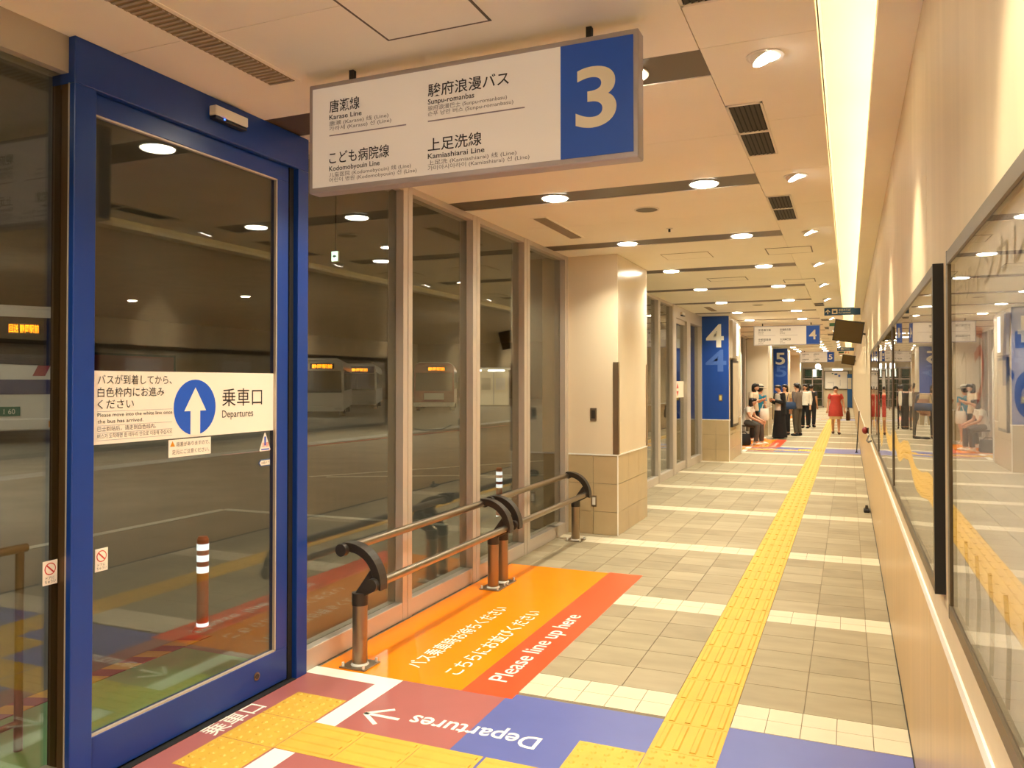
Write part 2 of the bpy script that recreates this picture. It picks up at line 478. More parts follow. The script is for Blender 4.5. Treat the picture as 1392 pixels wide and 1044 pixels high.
cove = MB()
cove.box(-0.115, -0.105, Y0, Y1, ZC + 0.09, ZC + 0.34).box(-0.115, XW + 0.1, Y0, Y1, ZC + 0.34, ZC + 0.38)
coveo = cove.build('ceiling_cove', 'cove')
tag(coveo, 'bright recessed light cove running along the right side of the ceiling', 'light cove', kind='structure')
MB().box(0.105, XW + 0.1, Y0, Y1, ZC - 0.02, ZC + 0.012).build('cove_lip', 'ceiling', coveo)
MB().box(0.105, 0.115, Y0, Y1, ZC + 0.012, ZC + 0.05).build('cove_upstand', 'cove', coveo)
tb = MB()
for k in range(0, 48):
    y = Y0 + 0.1 + 1.22 * k
    if y + 1.15 > Y1: break
    me = shared('covetube', lambda: (lambda me: (me.materials.append(M['cove_tube']), me)[1])(MB().box(0, 0.03, 0, 1.15, 0, 0.03).mesh('tube')))
    o = bpy.data.objects.new('fluorescent_tube', me); COL.objects.link(o); o.location = (0.20, y, ZC + 0.035); o.parent = coveo

# ---------------- right wall
wallR = MB().box(XW + 0.012, XW + 0.15, Y0, Y1, 0, ZC + 0.36).build('wall_right', 'joint')
tag(wallR, 'cream panelled wall along the right side of the corridor', 'wall', kind='structure')
y = -3.25
while y < Y1:
    for (z0, z1, m) in ((0.0, 0.872, 'wall_low'), (0.905, ZC - 0.02, 'wall')):
        key = ('wp', z0)
        def mk(z0=z0, z1=z1, m=m):
            me = MB().box(0, 0.02, 0.0015, 2.0985, z0, z1).mesh('wp'); me.materials.append(M[m]); return me
        o = bpy.data.objects.new('wall_panel', shared(key, mk)); COL.objects.link(o); o.location = (XW, y, 0); o.parent = wallR
    y += 2.1
tr = MB().box(XW - 0.006, XW + 0.02, Y0, Y1, 0.872, 0.905).build('trim_1', 'trim_white')
tag(tr, 'thin white trim line running along the right wall below the poster boards', 'trim', kind='structure')
bb = MB().box(XW - 0.004, XW + 0.01, Y0, Y1, 0, 0.012).build('baseboard_right', 'dark')
tag(bb, 'thin dark joint at the foot of the right wall', 'baseboard', kind='structure')
# end walls
wb = MB().box(XF - 0.2, XW + 0.2, Y0 - 0.1, Y0, 0, ZC + 0.3).build('wall_back', 'wall')
tag(wb, 'plain cream wall closing the corridor behind the viewpoint', 'wall', kind='structure')
we = MB().box(-1.50, XW + 0.1, Y1, Y1 + 0.1, 0, ZC + 0.3).box(XF - 0.1, -1.5, Y1, Y1 + 0.1, 2.6, ZC + 0.3).build('wall_end', 'wall')
tag(we, 'cream wall at the far end of the corridor behind the map board', 'wall', kind='structure')

# ---------------- glazing on the left
def glazing(n, ya, yb, mull, label, detail=True):
    r = root(f'window_{n}', (XF, ya, 0), label, 'window', kind='structure')
    MB().box(XF - 0.12, XF, ya, yb, 0, 0.12).build('sill_rail', 'alu', r, bevel=0.003)
    MB().box(XF - 0.12, XF, ya, yb, 2.955, ZC).build('head_rail', 'alu', r)
    for (m0, m1) in mull:
        mid = (m0 + m1) / 2
        b = MB().box(XF - 0.12, XF + 0.003, m0, mid - 0.004, 0.0, ZC).box(XF - 0.12, XF + 0.005, mid + 0.004, m1, 0.0, ZC).box(XF - 0.12, XF + 0.001, mid - 0.004, mid + 0.004, 0, ZC)
        b.build('mullion', 'alu', r)
    ed = [ya] + [e for mm in mull for e in mm] + [yb]
    ed = [(ed[i], ed[i + 1]) for i in range(0, len(ed), 2)]
    for (a, b_) in ed:
        if b_ - a > 0.05:
            MB().box(XG - 0.004, XG + 0.004, a, b_, 0.12, 2.955).build('glass_pane', 'glass', r)
    return r
glazing(1, 3.65, 8.2, [(4.72, 4.84), (5.82, 5.95), (6.93, 7.07), (8.10, 8.2)], 'tall glass wall of four panes between the blue door and the first pillar')
glazing(2, 9.53, 13.86, [(10.6, 10.72), (11.66, 11.78), (12.66, 12.80), (13.80, 13.86)], 'glass wall of narrow panes between the first pillar and the far door')
glazing(3, 18.6, 25.3, [(19.7, 19.82), (22.1, 22.22), (23.2, 23.32), (24.3, 24.42)], 'glass wall behind the queue of people past pillar four')
glazing(4, 26.6, 33.85, [(27.7, 27.82), (28.8, 28.92), (30, 30.12), (31.2, 31.32), (32.5, 32.62)], 'distant glass wall in front of pillar five')
glazing(5, 35.2, 42.4, [(37, 37.12), (39, 39.12), (41, 41.12)], 'farthest glass wall before the end of the corridor')
glazing(6, 43.7, 55.5, [(46, 46.12), (49, 49.12), (52, 52.12)], 'last stretch of glazing at the corridor end')
# bay beside the near door, at the left edge of the picture
w7 = root('window_7', (XF, 0.4, 0), 'tall glass pane left of the blue sliding door', 'window', kind='structure')
MB().box(XG - 0.06, XF - 0.02, 0.2, 2.19, 0, 0.115).build('sill_rail', 'alu_panel', w7, bevel=0.003)
MB().box(XG - 0.06, XF - 0.015, 0.2, 2.19, 2.855, ZC).build('head_panel', 'alu_panel', w7)
MB().box(-2.838, -2.831, 2.186, 2.25, 0.0, 2.855).build('mullion', 'alu', w7)
MB().box(-2.93, -2.839, 2.188, 2.239, 0.0, 2.855).build('door_stile', 'bronze', w7)
MB().box(XG - 0.004, XG + 0.004, 0.2, 2.188, 0.115, 2.855).build('glass_pane', 'glass', w7)
wz = MB().box(XF - 0.3, XF, Y0, 0.2, 0, ZC).build('wall_left', 'wall')
tag(wz, 'cream wall on the left behind the viewpoint', 'wall', kind='structure')

# ---------------- blue sliding door
d1 = root('door_1', (-2.82, 2.9, 0), 'bright blue framed glass sliding door marked as departures', 'door', kind='structure')
MB().box(-2.93, -2.80, 2.185, 3.655, 2.815, ZC).build('door_header', 'door_blue', d1, bevel=0.003)
MB().box(-2.83, -2.80, 2.185, 2.285, 0, 2.815).build('door_jamb', 'door_blue', d1, bevel=0.003)
MB().box(-2.93, -2.80, 3.565, 3.655, 0, 2.815).build('door_jamb', 'door_blue', d1, bevel=0.003)
leaf = root('door_leaf', (-2.86, 2.9, 0), None, None); leaf.parent = d1
leaf.matrix_parent_inverse = Matrix.Translation(-Vector(d1['_w']))
LX0, LX1 = -2.885, -2.835
MB().box(LX0, LX1, 2.24, 3.525, 2.73, 2.815).build('top_rail', 'door_blue', leaf, bevel=0.002)
MB().box(LX0, LX1, 2.24, 3.525, 0.012, 0.188).build('bottom_rail', 'door_blue', leaf, bevel=0.002)
MB().box(LX0, LX1, 3.437, 3.525, 0.188, 2.73).build('stile', 'door_blue', leaf, bevel=0.002)
MB().box(LX0, LX1, 2.24, 2.30, 0.188, 2.73).build('stile', 'door_blue', leaf, bevel=0.002)
MB().box(-2.864, -2.856, 2.30, 3.437, 0.188, 2.73).build('glass_pane', 'glass', leaf)
MB().box(-2.854, -2.838, 2.30, 3.437, 2.722, 2.73).box(-2.854, -2.838, 3.428, 3.437, 0.188, 2.73).box(-2.854, -2.838, 2.30, 3.437, 0.188, 0.196).build('glazing_bead', 'alu', leaf)
MB().cyl((-2.835, 3.285, 0.105), 0.021, 0.004, 'x', 18).build('lock_plate', 'steel', leaf)
MB().cyl((-2.831, 3.285, 0.105), 0.013, 0.003, 'x', 14).build('lock_core', 'cast', leaf)
MB().box(-2.90, -2.83, 3.528, 3.562, 0, 2.815).build('weather_gap', 'gap', d1)
MB().box(-2.842, -2.832, 3.536, 3.546, 0.01, 2.80).build('guide_strip', 'alu', d1)
MB().box(-2.93, -2.80, 2.285, 3.565, -0.002, 0.004).build('floor_track', 'gap', d1)
sn = root('door_sensor', (-2.79, 3.0, 2.92), 'slim white motion sensor with blue light on the blue door header', 'sensor')
MB().box(-2.80, -2.755, 2.895, 3.115, 2.903, 2.950).build('housing', 'white_metal', sn, bevel=0.004)
MB().box(-2.80, -2.760, 2.897, 3.113, 2.886, 2.903).build('lens', 'black', sn, bevel=0.003)
mat('blue_led', rgb(30, 60, 255), 0.4, emit=rgb(40, 80, 255), estr=4)
MB().cyl((-2.760, 2.955, 2.895), 0.004, 0.003, 'x', 8).build('indicator_light', 'blue_led', sn)

# second door in the far glazing
d2 = root('door_2', (XF, 14.6, 0), 'silver framed sliding glass door beside the blue pillar numbered four', 'door', kind='structure')
MB().box(XF - 0.12, XF + 0.01, 13.86, 16.75, 2.78, ZC).build('door_header', 'alu', d2, bevel=0.003)
MB().box(XF - 0.12, XF + 0.01, 13.86, 14.08, 0, 2.78).build('door_jamb', 'alu', d2, bevel=0.003)
MB().box(XF - 0.12, XF + 0.01, 15.10, 15.45, 0, 2.78).build('door_jamb', 'alu', d2, bevel=0.003)
MB().box(XF - 0.12, XF + 0.01, 16.66, 16.75, 0, 2.78).build('door_jamb', 'alu', d2, bevel=0.003)
MB().box(XF - 0.09, XF - 0.03, 14.08, 15.10, 0.01, 0.15).build('bottom_rail', 'alu', d2)
MB().box(XF - 0.12, XF, 15.45, 16.66, 0.0, 0.14).build('bottom_rail', 'alu', d2)
MB().box(XF - 0.09, XF - 0.03, 14.08, 15.10, 2.70, 2.78).build('top_rail', 'alu', d2)
MB().box(XF - 0.065, XF - 0.057, 14.08, 15.10, 0.15, 2.70).build('glass_pane', 'glass', d2)
MB().box(XF - 0.065, XF - 0.057, 15.45, 16.66, 0.14, 2.78).build('glass_pane', 'glass', d2)
o = root('door_sensor', (XF, 14.6, 2.87), 'small white sensor box above the silver door', 'sensor')
MB().box(XF + 0.01, XF + 0.05, 14.45, 14.7, 2.86, 2.91).build('housing', 'white_metal', o, bevel=0.004)
MB().box(XF + 0.01, XF + 0.052, 14.46, 14.69, 2.84, 2.86).build('lens', 'black', o)
o = root('door_notice', (XF - 0.05, 14.6, 1.5), 'white notice with red arrows on the silver sliding door', 'notice')
MB().box(XF - 0.056, XF - 0.053, 14.15, 15.08, 1.35, 1.65).build('sheet', 'film', o)
MB().prism([(14.40, 1.52), (14.58, 1.52), (14.49, 1.62)], XF - 0.053, XF - 0.051, 'x').prism([(14.40, 1.47), (14.58, 1.47), (14.49, 1.37)], XF - 0.053, XF - 0.051, 'x').build('arrow', 'poster_red', o)

# ---------------- pillars
PX = -2.26
def pillar(ya, yb, label, number=None, n=1):
    r = root('pillar', (-2.6, (ya + yb) / 2, 0), label, 'pillar', kind='structure')
    MB().box(XF - 0.3, PX, ya, yb, 0.862, ZC).build('body', 'pillar', r, bevel=0.004)
    MB().box(XF - 0.29, PX - 0.012, ya + 0.012, yb - 0.012, 0, 0.85).build('core', 'grout', r)
    MB().box(XF, PX + 0.004, ya - 0.004, yb + 0.004, 0.846, 0.862).build('trim', 'trim_white', r)
    MB().box(PX - 0.008, PX + 0.003, ya - 0.003, ya + 0.008, 0, 0.846).build('corner_trim', 'trim_white', r)
    zs = [0.0, 0.245, 0.545, 0.846]
    for k in range(3):
        for (xa, xb) in ((XF - 0.02, -2.535), (-2.535, PX - 0.008)):
            MB().box(xa + .002, xb - .002, ya, ya + 0.012, zs[k] + .002, zs[k + 1] - .002).build('wainscot_tile', 'pillar_tile', r)
        m_ = max(2, round((yb - ya) / 0.45)); w = (yb - ya - 0.008) / m_
        for q in range(m_):
            MB().box(PX - 0.012, PX, ya + 0.008 + q * w + .002, ya + 0.008 + (q + 1) * w - .002, zs[k] + .002, zs[k + 1] - .002).build('wainscot_tile', 'pillar_tile', r)
    if number:
        MB().box(XF + 0.005, PX - 0.004, ya - 0.003, ya, 0.866, ZC - 0.002).build('blue_face', 'blue', r)
        text('number', number, (-2.545, ya - 0.003, 2.365), (1, 0, 0), (0, 0, 1), 0.66, 'paint_white', r, width=0.36, align='C', bold=0.02)
        text('faded_number', number, (-2.525, ya - 0.003, 1.865), (1, 0, 0), (0, 0, 1), 0.62, 'ghost', r, width=0.42, align='C', bold=0.02)
    return r
p1 = pillar(8.2, 9.53, 'cream pillar with tiled base beside the leaning rails, nearest pillar')
MB().box(PX - 0.052, PX + 0.004, 8.194, 8.2, 0.862, 1.845).box(PX, PX + 0.006, 8.194, 8.25, 0.862, 1.845).build('corner_guard', 'steel', p1)
MB().box(PX, PX + 0.006, 9.47, 9.535, 0.862, 1.845).build('corner_guard', 'steel', p1)
p4 = pillar(16.75, 18.6, 'blue faced pillar with a large white number 4', '4')
pillar(25.3, 26.6, 'plain cream pillar behind the queue of people')
pillar(33.85, 35.2, 'distant blue faced pillar with a white number 5', '5')
pillar(42.4, 43.7, 'far plain cream pillar beyond pillar five')
def plate(name, cx, cz, w, h, yf, label, cat, inner='cast'):
    o = root(name, (cx, yf, cz), label, cat)
    MB().box(cx - w / 2, cx + w / 2, yf - 0.006, yf, cz - h / 2, cz + h / 2).build('cover_plate', 'steel', o, bevel=0.002)
    MB().box(cx - w * .28, cx + w * .28, yf - 0.010, yf - 0.006, cz - h * .33, cz + h * .33).build('insert', inner, o)
    return o
plate('wall_switch', -2.53, 1.285, 0.072, 0.135, 8.2, 'steel switch plate on the front of the nearest pillar', 'switch')
plate('wall_outlet', -2.525, 0.355, 0.06, 0.12, 8.2, 'small outlet plate low on the tiled base of the nearest pillar', 'outlet', 'white_metal')
plate('wall_switch', -2.435, 1.31, 0.075, 0.135, 16.747, 'pale yellow switch plate on the blue face of pillar four', 'switch', 'yellow_plate')

# light box and board on the corridor side of pillar 4
o = root('light_box_sign', (PX, 17.2, 2.5), 'grey lit box sign high on the side of pillar four', 'sign')
MB().box(PX, PX + 0.06, 16.85, 17.85, 2.13, 2.92).build('case', 'alu_panel', o, bevel=0.004)
MB().box(PX + 0.06, PX + 0.066, 17.45, 17.72, 2.2, 2.88).build('lit_face', 'lit_panel', o)
o = root('notice_board', (PX, 17.4, 1.4), 'tall black framed notice board on the side of pillar four', 'notice board')
MB().box(PX, PX + 0.05, 16.9, 17.85, 0.70, 2.10).build('frame', 'black', o, bevel=0.004)
MB().box(PX + 0.05, PX + 0.053, 16.96, 17.79, 0.76, 2.04).build('sheet', 'poster_b', o)
o = root('standing_board', (-2.4, 19.0, 0), 'tall dark standing board with curved pale pipe frame beside pillar four', 'board')
MB().box(-2.62, -2.30, 18.72, 18.78, 0.08, 2.30).build('panel', 'dark', o, bevel=0.003)
MB().tube([(-2.60, 18.70, 2.36), (-2.36, 18.70, 2.36), (-2.285, 18.70, 2.33), (-2.26, 18.70, 2.25), (-2.26, 18.70, 0.02)], 0.017, 10).build('pipe_frame', 'white_metal', o, smooth=True)

# ================================================================== CEILING FITTINGS
def downlight_meshes():
    a = MB().ring((0, 0, 0), 0.092, 0.104, 0.022).mesh('trim', smooth=True); a.materials.append(M['white_metal'])
    b = MB().cyl((0, 0, -0.006), 0.088, 0.025, 'z', 20, 0.093).mesh('lens'); b.materials.append(M['lamp'])
    return a, b
DLA, DLB = downlight_meshes()
DLD = bpy.data.lights.new('downlight_beam', 'AREA'); DLD.shape = 'DISK'; DLD.size = 0.17; DLD.energy = DOWN_POWER; DLD.color = (1.0, 0.945, 0.745)
DLD.spread = math.radians(125)
vis = 0
for i, ys in enumerate(slots):
    for (x, side) in ((-2.005, 'left'), (-0.911, 'right')):
        if ys > 3: lab = f'round downlight at the {side} of the {ORD[max(0, i - 3)]} dark ceiling slot counted from the viewpoint'
        else: lab = f'round downlight at the {side} of the ceiling slot {["farthest", "second", "just"][min(i, 2)]} behind the viewpoint'
        o = root('downlight', (x, ys, ZC - 0.002), lab, 'downlight', 'downlights in the ceiling slots'); local(o)
        newobj('trim_ring', DLA, o); newobj('lens', DLB, o)
        lo = bpy.data.objects.new('downlight_beam', DLD); COL.objects.link(lo); lo.parent = o; lo.location = (0, 0, -0.009)

# adjustable wall washers
def washer_meshes():
    a = MB().ring((0, 0, -0.004), 0.062, 0.078, 0.006).mesh('trim', smooth=True); a.materials.append(M['white_metal'])
    h = MB().cyl((0, 0, -0.002), 0.058, 0.05, 'z', 18).mesh('head', smooth=True); h.materials.append(M['white_metal'])
    f = MB().cyl((0, 0, -0.005), 0.050, 0.003, 'z', 18).mesh('lens'); f.materials.append(M['spot_face'])
    return a, h, f
WA, WH, WFc = washer_meshes()
for i in range(-2, 20):
    yy = 3.46 + 2.1 * i
    nm = ORD[i] if i >= 0 else ['', 'just', 'second'][-i] + ' behind the viewpoint'
    o = root('spotlight', (-0.315, yy, ZC), f'tilted round spotlight beside the cove, {nm} from the viewpoint' if i >= 0 else f'tilted round spotlight beside the cove, {nm}', 'spotlight', 'spotlights washing the right wall'); local(o)
    newobj('trim_ring', WA, o)
    h = newobj('lamp_head', WH, o); h.rotation_euler = (0, math.radians(-26), 0); h.location = (0.0, 0, -0.008)
    f = newobj('lens', WFc, h)
    ld = bpy.data.lights.new('washer', 'SPOT'); ld.energy = SPOT_POWER; ld.color = (1.0, 0.88, 0.66); ld.spot_size = math.radians(44); ld.spot_blend = 0.7; ld.shadow_soft_size = 0.04
    lo = bpy.data.objects.new('washer_light', ld); COL.objects.link(lo); lo.parent = o; lo.location = (0.03, 0, -0.06)
    lo.rotation_euler = Vector((0.43, 0.0, -0.90)).to_track_quat('-Z', 'Y').to_euler()

# air vents (dark louvres) in the right ceiling strip
def vent(y0, y1, label):
    o = root('ceiling_vent', (-0.467, (y0 + y1) / 2, ZC), label, 'air vent', 'dark louvred vents in the ceiling')
    x0, x1 = -0.555, -0.38
    b = MB().box(x0, x1, y0, y0 + 0.015, ZC - 0.006, ZC + 0.001).box(x0, x1, y1 - 0.015, y1, ZC - 0.006, ZC + 0.001)
    b.box(x0, x0 + 0.012, y0, y1, ZC - 0.006, ZC + 0.001).box(x1 - 0.012, x1, y0, y1, ZC - 0.006, ZC + 0.001)
    b.box(x0, x1, (y0 + y1) / 2 - 0.014, (y0 + y1) / 2 + 0.014, ZC - 0.006, ZC + 0.001).build('frame', 'white_metal', o)
    MB().box(x0 + .01, x1 - .01, y0 + .01, y1 - .01, ZC - 0.0005, ZC - 0.0001).build('backing', 'gap', o)
    w = (x1 - x0 - 0.03) / 6
    for (ya, yb_) in ((y0 + .015, (y0 + y1) / 2 - .014), ((y0 + y1) / 2 + .014, y1 - .015)):
        for k in range(6):
            c = x0 + 0.015 + w * (k + 0.5)
            MB().prism([(c - .010, ZC - .0045), (c - .006, ZC - .0045), (c + .006, ZC - .0008), (c + .002, ZC - .0008)], ya, yb_, 'y').build('slat', 'vent_dark', o)
for (a, b_, lb) in ((1.92, 2.88, 'dark louvred vent cut off by the top of the picture'), (4.01, 4.96, 'largest whole dark louvred vent in the ceiling'),
                   (6.09, 7.02, 'dark louvred vent just past the second spotlight'), (14.6, 15.2, 'small dark vent in front of the blue overhead sign'),
                   (18.3, 18.9, 'tiny dark vent beside the hanging sign numbered four'), (21.0, 21.9, 'distant dark vent behind sign four, nearer one'), (24.0, 24.9, 'distant dark vent behind sign four, farther one')):
    vent(a, b_, lb)
# slim linear diffusers on the left
def diffuser(x0, x1, y0, y1, label, nslat=40):
    o = root('linear_diffuser', ((x0 + x1) / 2, (y0 + y1) / 2, ZC), label, 'air diffuser')
    MB().box(x0 - .02, x1 + .02, y0 - .02, y1 + .02, ZC - 0.004, ZC + 0.001).build('frame', 'ceiling', o)
    MB().box(x0, x1, y0, y1, ZC - 0.0055, ZC - 0.004).build('backing', 'joint', o)
    k = min(nslat, int((y1 - y0) / 0.028))
    for j in range(k):
        c = y0 + (y1 - y0) * (j + 0.5) / k
        MB().box(x0 + .004, x1 - .004, c - 0.006, c + 0.006, ZC - 0.010, ZC - 0.0055).build('slat', 'alu_panel', o)
diffuser(-2.435, -2.30, 1.30, 2.90, 'long slatted air diffuser in the ceiling above the blue door', 58)
diffuser(-2.42, -2.31, 6.15, 7.12, 'slatted air diffuser in the ceiling near the first pillar', 34)
diffuser(-2.42, -2.31, 14.6, 15.5, 'faint slatted diffuser in the ceiling before pillar four', 20)
# access hatches
def hatch(x0, x1, y0, y1, label, m='ceiling', w=0.012, fm='frame_grey'):
    o = root('access_hatch', ((x0 + x1) / 2, (y0 + y1) / 2, ZC), label, 'access hatch')
    MB().box(x0 + w, x1 - w, y0 + w, y1 - w, ZC - 0.003, ZC + .001).build('hatch_door', m, o)
    MB().box(x0, x1, y0, y0 + w, ZC - .003, ZC + .001).box(x0, x1, y1 - w, y1, ZC - .003, ZC + .001).box(x0, x0 + w, y0, y1, ZC - .003, ZC + .001).box(x1 - w, x1, y0, y1, ZC - .003, ZC + .001).build('frame', fm, o)
hatch(-1.69, -1.235, 2.10, 2.71, 'square ceiling hatch above the hanging sign numbered three', fm='slot', w=0.010)
hatch(-0.785, -0.335, 8.47, 8.88, 'flat access hatch in the ceiling beside the third spotlight')
hatch(-1.72, -1.22, 10.62, 10.95, 'pale ceiling hatch between the fourth and fifth slots')
hatch(-0.80, -0.40, 11.15, 11.5, 'small ceiling hatch beside the fifth slot')
hatch(-1.85, -1.35, 8.42, 8.82, 'faint ceiling hatch just past the first pillar', fm='joint', w=.005)
def speaker_disc(x, y, r, label):
    o = root('ceiling_speaker', (x, y, ZC), label, 'speaker')
    MB().ring((x, y, ZC - .006), r * .86, r, .007).build('rim', 'white_metal', o, smooth=True)
    MB().cyl((x, y, ZC - .004), r * .87, .004, 'z', 24).build('grille', 'frame_grey', o)
speaker_disc(-1.465, 6.18, 0.10, 'round grey speaker grille in the ceiling in front of the first pillar')
speaker_disc(-1.47, 14.6, 0.10, 'distant round grey speaker grille in the ceiling')
o = root('smoke_detector', (-1.453, 7.62, ZC), 'small white detector in the third dark ceiling slot', 'detector')
MB().cyl((-1.453, 7.62, ZC + .02), .05, .025, 'z', 16, .045).build('dome', 'white_metal', o, smooth=True)
MB().cyl((-1.453, 7.62, ZC + .012), .025, .008, 'z', 12).build('sensor', 'cast', o)
o = root('sprinkler', (-1.462, 7.03, ZC), 'tiny dark sprinkler head in the ceiling near the speaker grille', 'sprinkler')
MB().cyl((-1.462, 7.03, ZC - .004), .03, .005, 'z', 12).build('escutcheon', 'white_metal', o)
MB().cyl((-1.462, 7.03, ZC - .03), .01, .027, 'z', 8).build('head', 'dark', o)

# ================================================================== HANGING SIGNS
def hanging_sign(y, x0, x1, z0, z1, number, label, lines=True):
    o = root('hanging_sign', ((x0 + x1) / 2, y, z0), label, 'sign')
    W = x1 - x0; H = z1 - z0
    MB().box(x0, x1, y, y + 0.075, z0, z1).build('case', 'sign_frame', o, bevel=0.004)
    xb = x0 + W * 0.795
    f = 0.022
    MB().box(x0 + f, xb, y - 0.004, y, z0 + f, z1 - f).build('white_face', 'sign_white', o)
    MB().box(xb, x1 - f * 0.9, y - 0.004, y, z0 + f, z1 - f).build('blue_face', 'sign_blue', o)
    for fx in (0.137, 0.865):
        cx = x0 + W * fx
        MB().box(cx - .011, cx + .011, y + 0.025, y + 0.047, z1, ZC).build('hanger', 'dark', o)
    R, U = (1, 0, 0), (0, 0, 1); yf = y - 0.004
    text('number', number, (xb + (x1 - f - xb) / 2, yf, z0 + H * 0.285), R, U, H * 0.66, 'paint_white', o, width=W * 0.108, align='C', bold=0.018)
    def at(fx, fz): return (x0 + W * fx, yf, z0 + H * fz)
    def blk(fx, fz, jp, en, l3, l4, w):
        text('lettering', jp, at(fx, fz), R, U, H * 0.122, 'ink', o, width=w * W, bold=0.008)
        text('lettering', en, at(fx, fz - 0.072), R, U, H * 0.062, 'ink', o, bold=0.012, width=W * 0.0102 * len(en))
        text('lettering', l3, at(fx, fz - 0.125), R, U, H * 0.045, 'ink_grey', o, width=W * 0.0092 * (len(l3) + 2))
        text('lettering', l4, at(fx, fz - 0.172), R, U, H * 0.045, 'ink_grey', o, width=W * 0.0092 * (len(l4) + 2))
    if lines:
        blk(0.075, 0.725, '唐瀬線', 'Karase Line', '唐瀬 (Karase) 线 (Line)', '가라세 (Karase) 선 (Line)', 0.105)
        blk(0.075, 0.255, 'こども病院線', 'Kodomobyouin Line', '儿童医院 (Kodomobyouin) 线 (Line)', '어린이 병원 (Kodomobyouin) 선 (Line)', 0.205)
        blk(0.405, 0.725, '駿府浪漫バス', 'Sunpu-romanbas', '骏府浪漫巴士 (Sunpu-romanbasu)', '슨푸 낭만 버스 (Sunpu-romanbasu)', 0.245)
        blk(0.405, 0.255, '上足洗線', 'Kamiashiarai Line', '上足洗 (Kamiashiarai) 线 (Line)', '가미아시아라이 (Kamiashiarai) 선 (Line)', 0.165)
        for a in (0.075, 0.405):
            MB().box(x0 + W * a, x0 + W * (a + 0.26 + (0.03 if a > .2 else 0)), yf - 0.0012, yf, z0 + H * 0.502, z0 + H * 0.512).build('rule', 'rule', o)
    else:
        blk(0.075, 0.745, '安倍線方面', 'Abe Line', '(Line)', '(Line)', 0.19)
        blk(0.075, 0.255, '中部国道線', 'Chubu Line', '(Line)', '(Line)', 0.19)
        blk(0.405, 0.745, '安倍線方面', 'Line', '(Line)', '(Line)', 0.16)
        blk(0.405, 0.255, '大浜麻機線', 'Line', '(Line)', '(Line)', 0.16)
        for a in (0.075, 0.405):
            MB().box(x0 + W * a, x0 + W * (a + 0.26), yf - 0.0012, yf, z0 + H * 0.502, z0 + H * 0.512).build('rule', 'rule', o)
    return o
hanging_sign(2.88, -2.205, -0.712, 2.468, 2.95, '3', 'large white hanging sign with blue panel numbered 3, nearest to the viewpoint')
hanging_sign(19.3, -2.045, -0.585, 2.485, 2.945, '4', 'white hanging sign with blue panel numbered 4 over the queue', False)
hanging_sign(36.6, -1.95, -0.55, 2.485, 2.945, '5', 'small distant white hanging sign with blue panel numbered 5', False)

# blue direction signs by the right wall
def direction_sign(y, label, label2):
    o = root('direction_sign', (-0.1, y, 2.87), label, 'sign')
    MB().box(-0.405, 0.205, y, y + 0.05, 2.862, ZC - .004).build('panel', 'teal', o, bevel=0.002)
    x, z = -0.345, 2.93
    MB().prism([(x - .008, z - .045), (x + .008, z - .045), (x + .008, z + .04), (x - .008, z + .04)], y - .002, y, 'y').prism([(x - .045, z - .005), (x, z + .045), (x + .045, z - .005), (x + .030, z - .010), (x, z + .022), (x - .030, z - .010)], y - .0021, y, 'y').build('arrow', 'paint_white', o)
    MB().box(-0.275, -0.180, y - .002, y, 2.885, 2.978).build('pictogram', 'paint_white', o)
    MB().box(-0.255, -0.200, y - .004, y - .002, 2.905, 2.945).build('bus_symbol', 'teal', o)
    text('lettering', '駅前のりば', (-0.16, y, 2.935), (1, 0, 0), (0, 0, 1), 0.05, 'paint_white', o, width=0.2)
    text('lettering', 'Bus terminal', (-0.16, y, 2.895), (1, 0, 0), (0, 0, 1), 0.035, 'paint_white', o, width=0.2)
    o = root('direction_sign', (-0.1, y + 3.3, 2.87), label2, 'sign')
    MB().box(-0.40, 0.20, y + 3.3, y + 3.34, 2.78, ZC - .004).build('panel', 'map_paper', o)
    MB().box(-0.385, -0.18, y + 3.297, y + 3.3, 2.88, 2.95).build('green_panel', 'green_sign', o)
    text('lettering', 'P1', (-0.12, y + 3.3, 2.865), (1, 0, 0), (0, 0, 1), 0.13, 'poster_red', o, width=0.14)
direction_sign(15.7, 'blue overhead direction sign with white arrow and bus symbol, nearer one', 'white overhead sign with green panel half hidden by the nearer monitor')
direction_sign(33.6, 'blue overhead direction sign with white arrow, farther one', 'small white overhead sign with green panel, farther one')

# monitors on wall arms
def monitor(y, label, s=1.0):
    o = root('monitor', (0.0, y, 2.42), label, 'monitor'); local(o)
    o.rotation_euler = (math.radians(16), math.radians(9), 0)
    MB().box(-0.215, 0.215, 0, 0.045, -0.165, 0.175).build('casing', 'dark', o, bevel=0.004)
    MB().box(-0.200, 0.200, -0.003, 0, -0.150, 0.160).build('screen', 'screen', o)
    MB().tube([(0.1, 0.045, -0.02), (0.12, 0.10, -0.02), (0.27, 0.12, -0.03)], 0.016, 8).build('wall_arm', 'cast', o, smooth=True)
monitor(13.5, 'flat monitor hung tilted from the right wall, nearer of the two')
monitor(30.6, 'flat monitor hung tilted from the right wall, farther of the two')

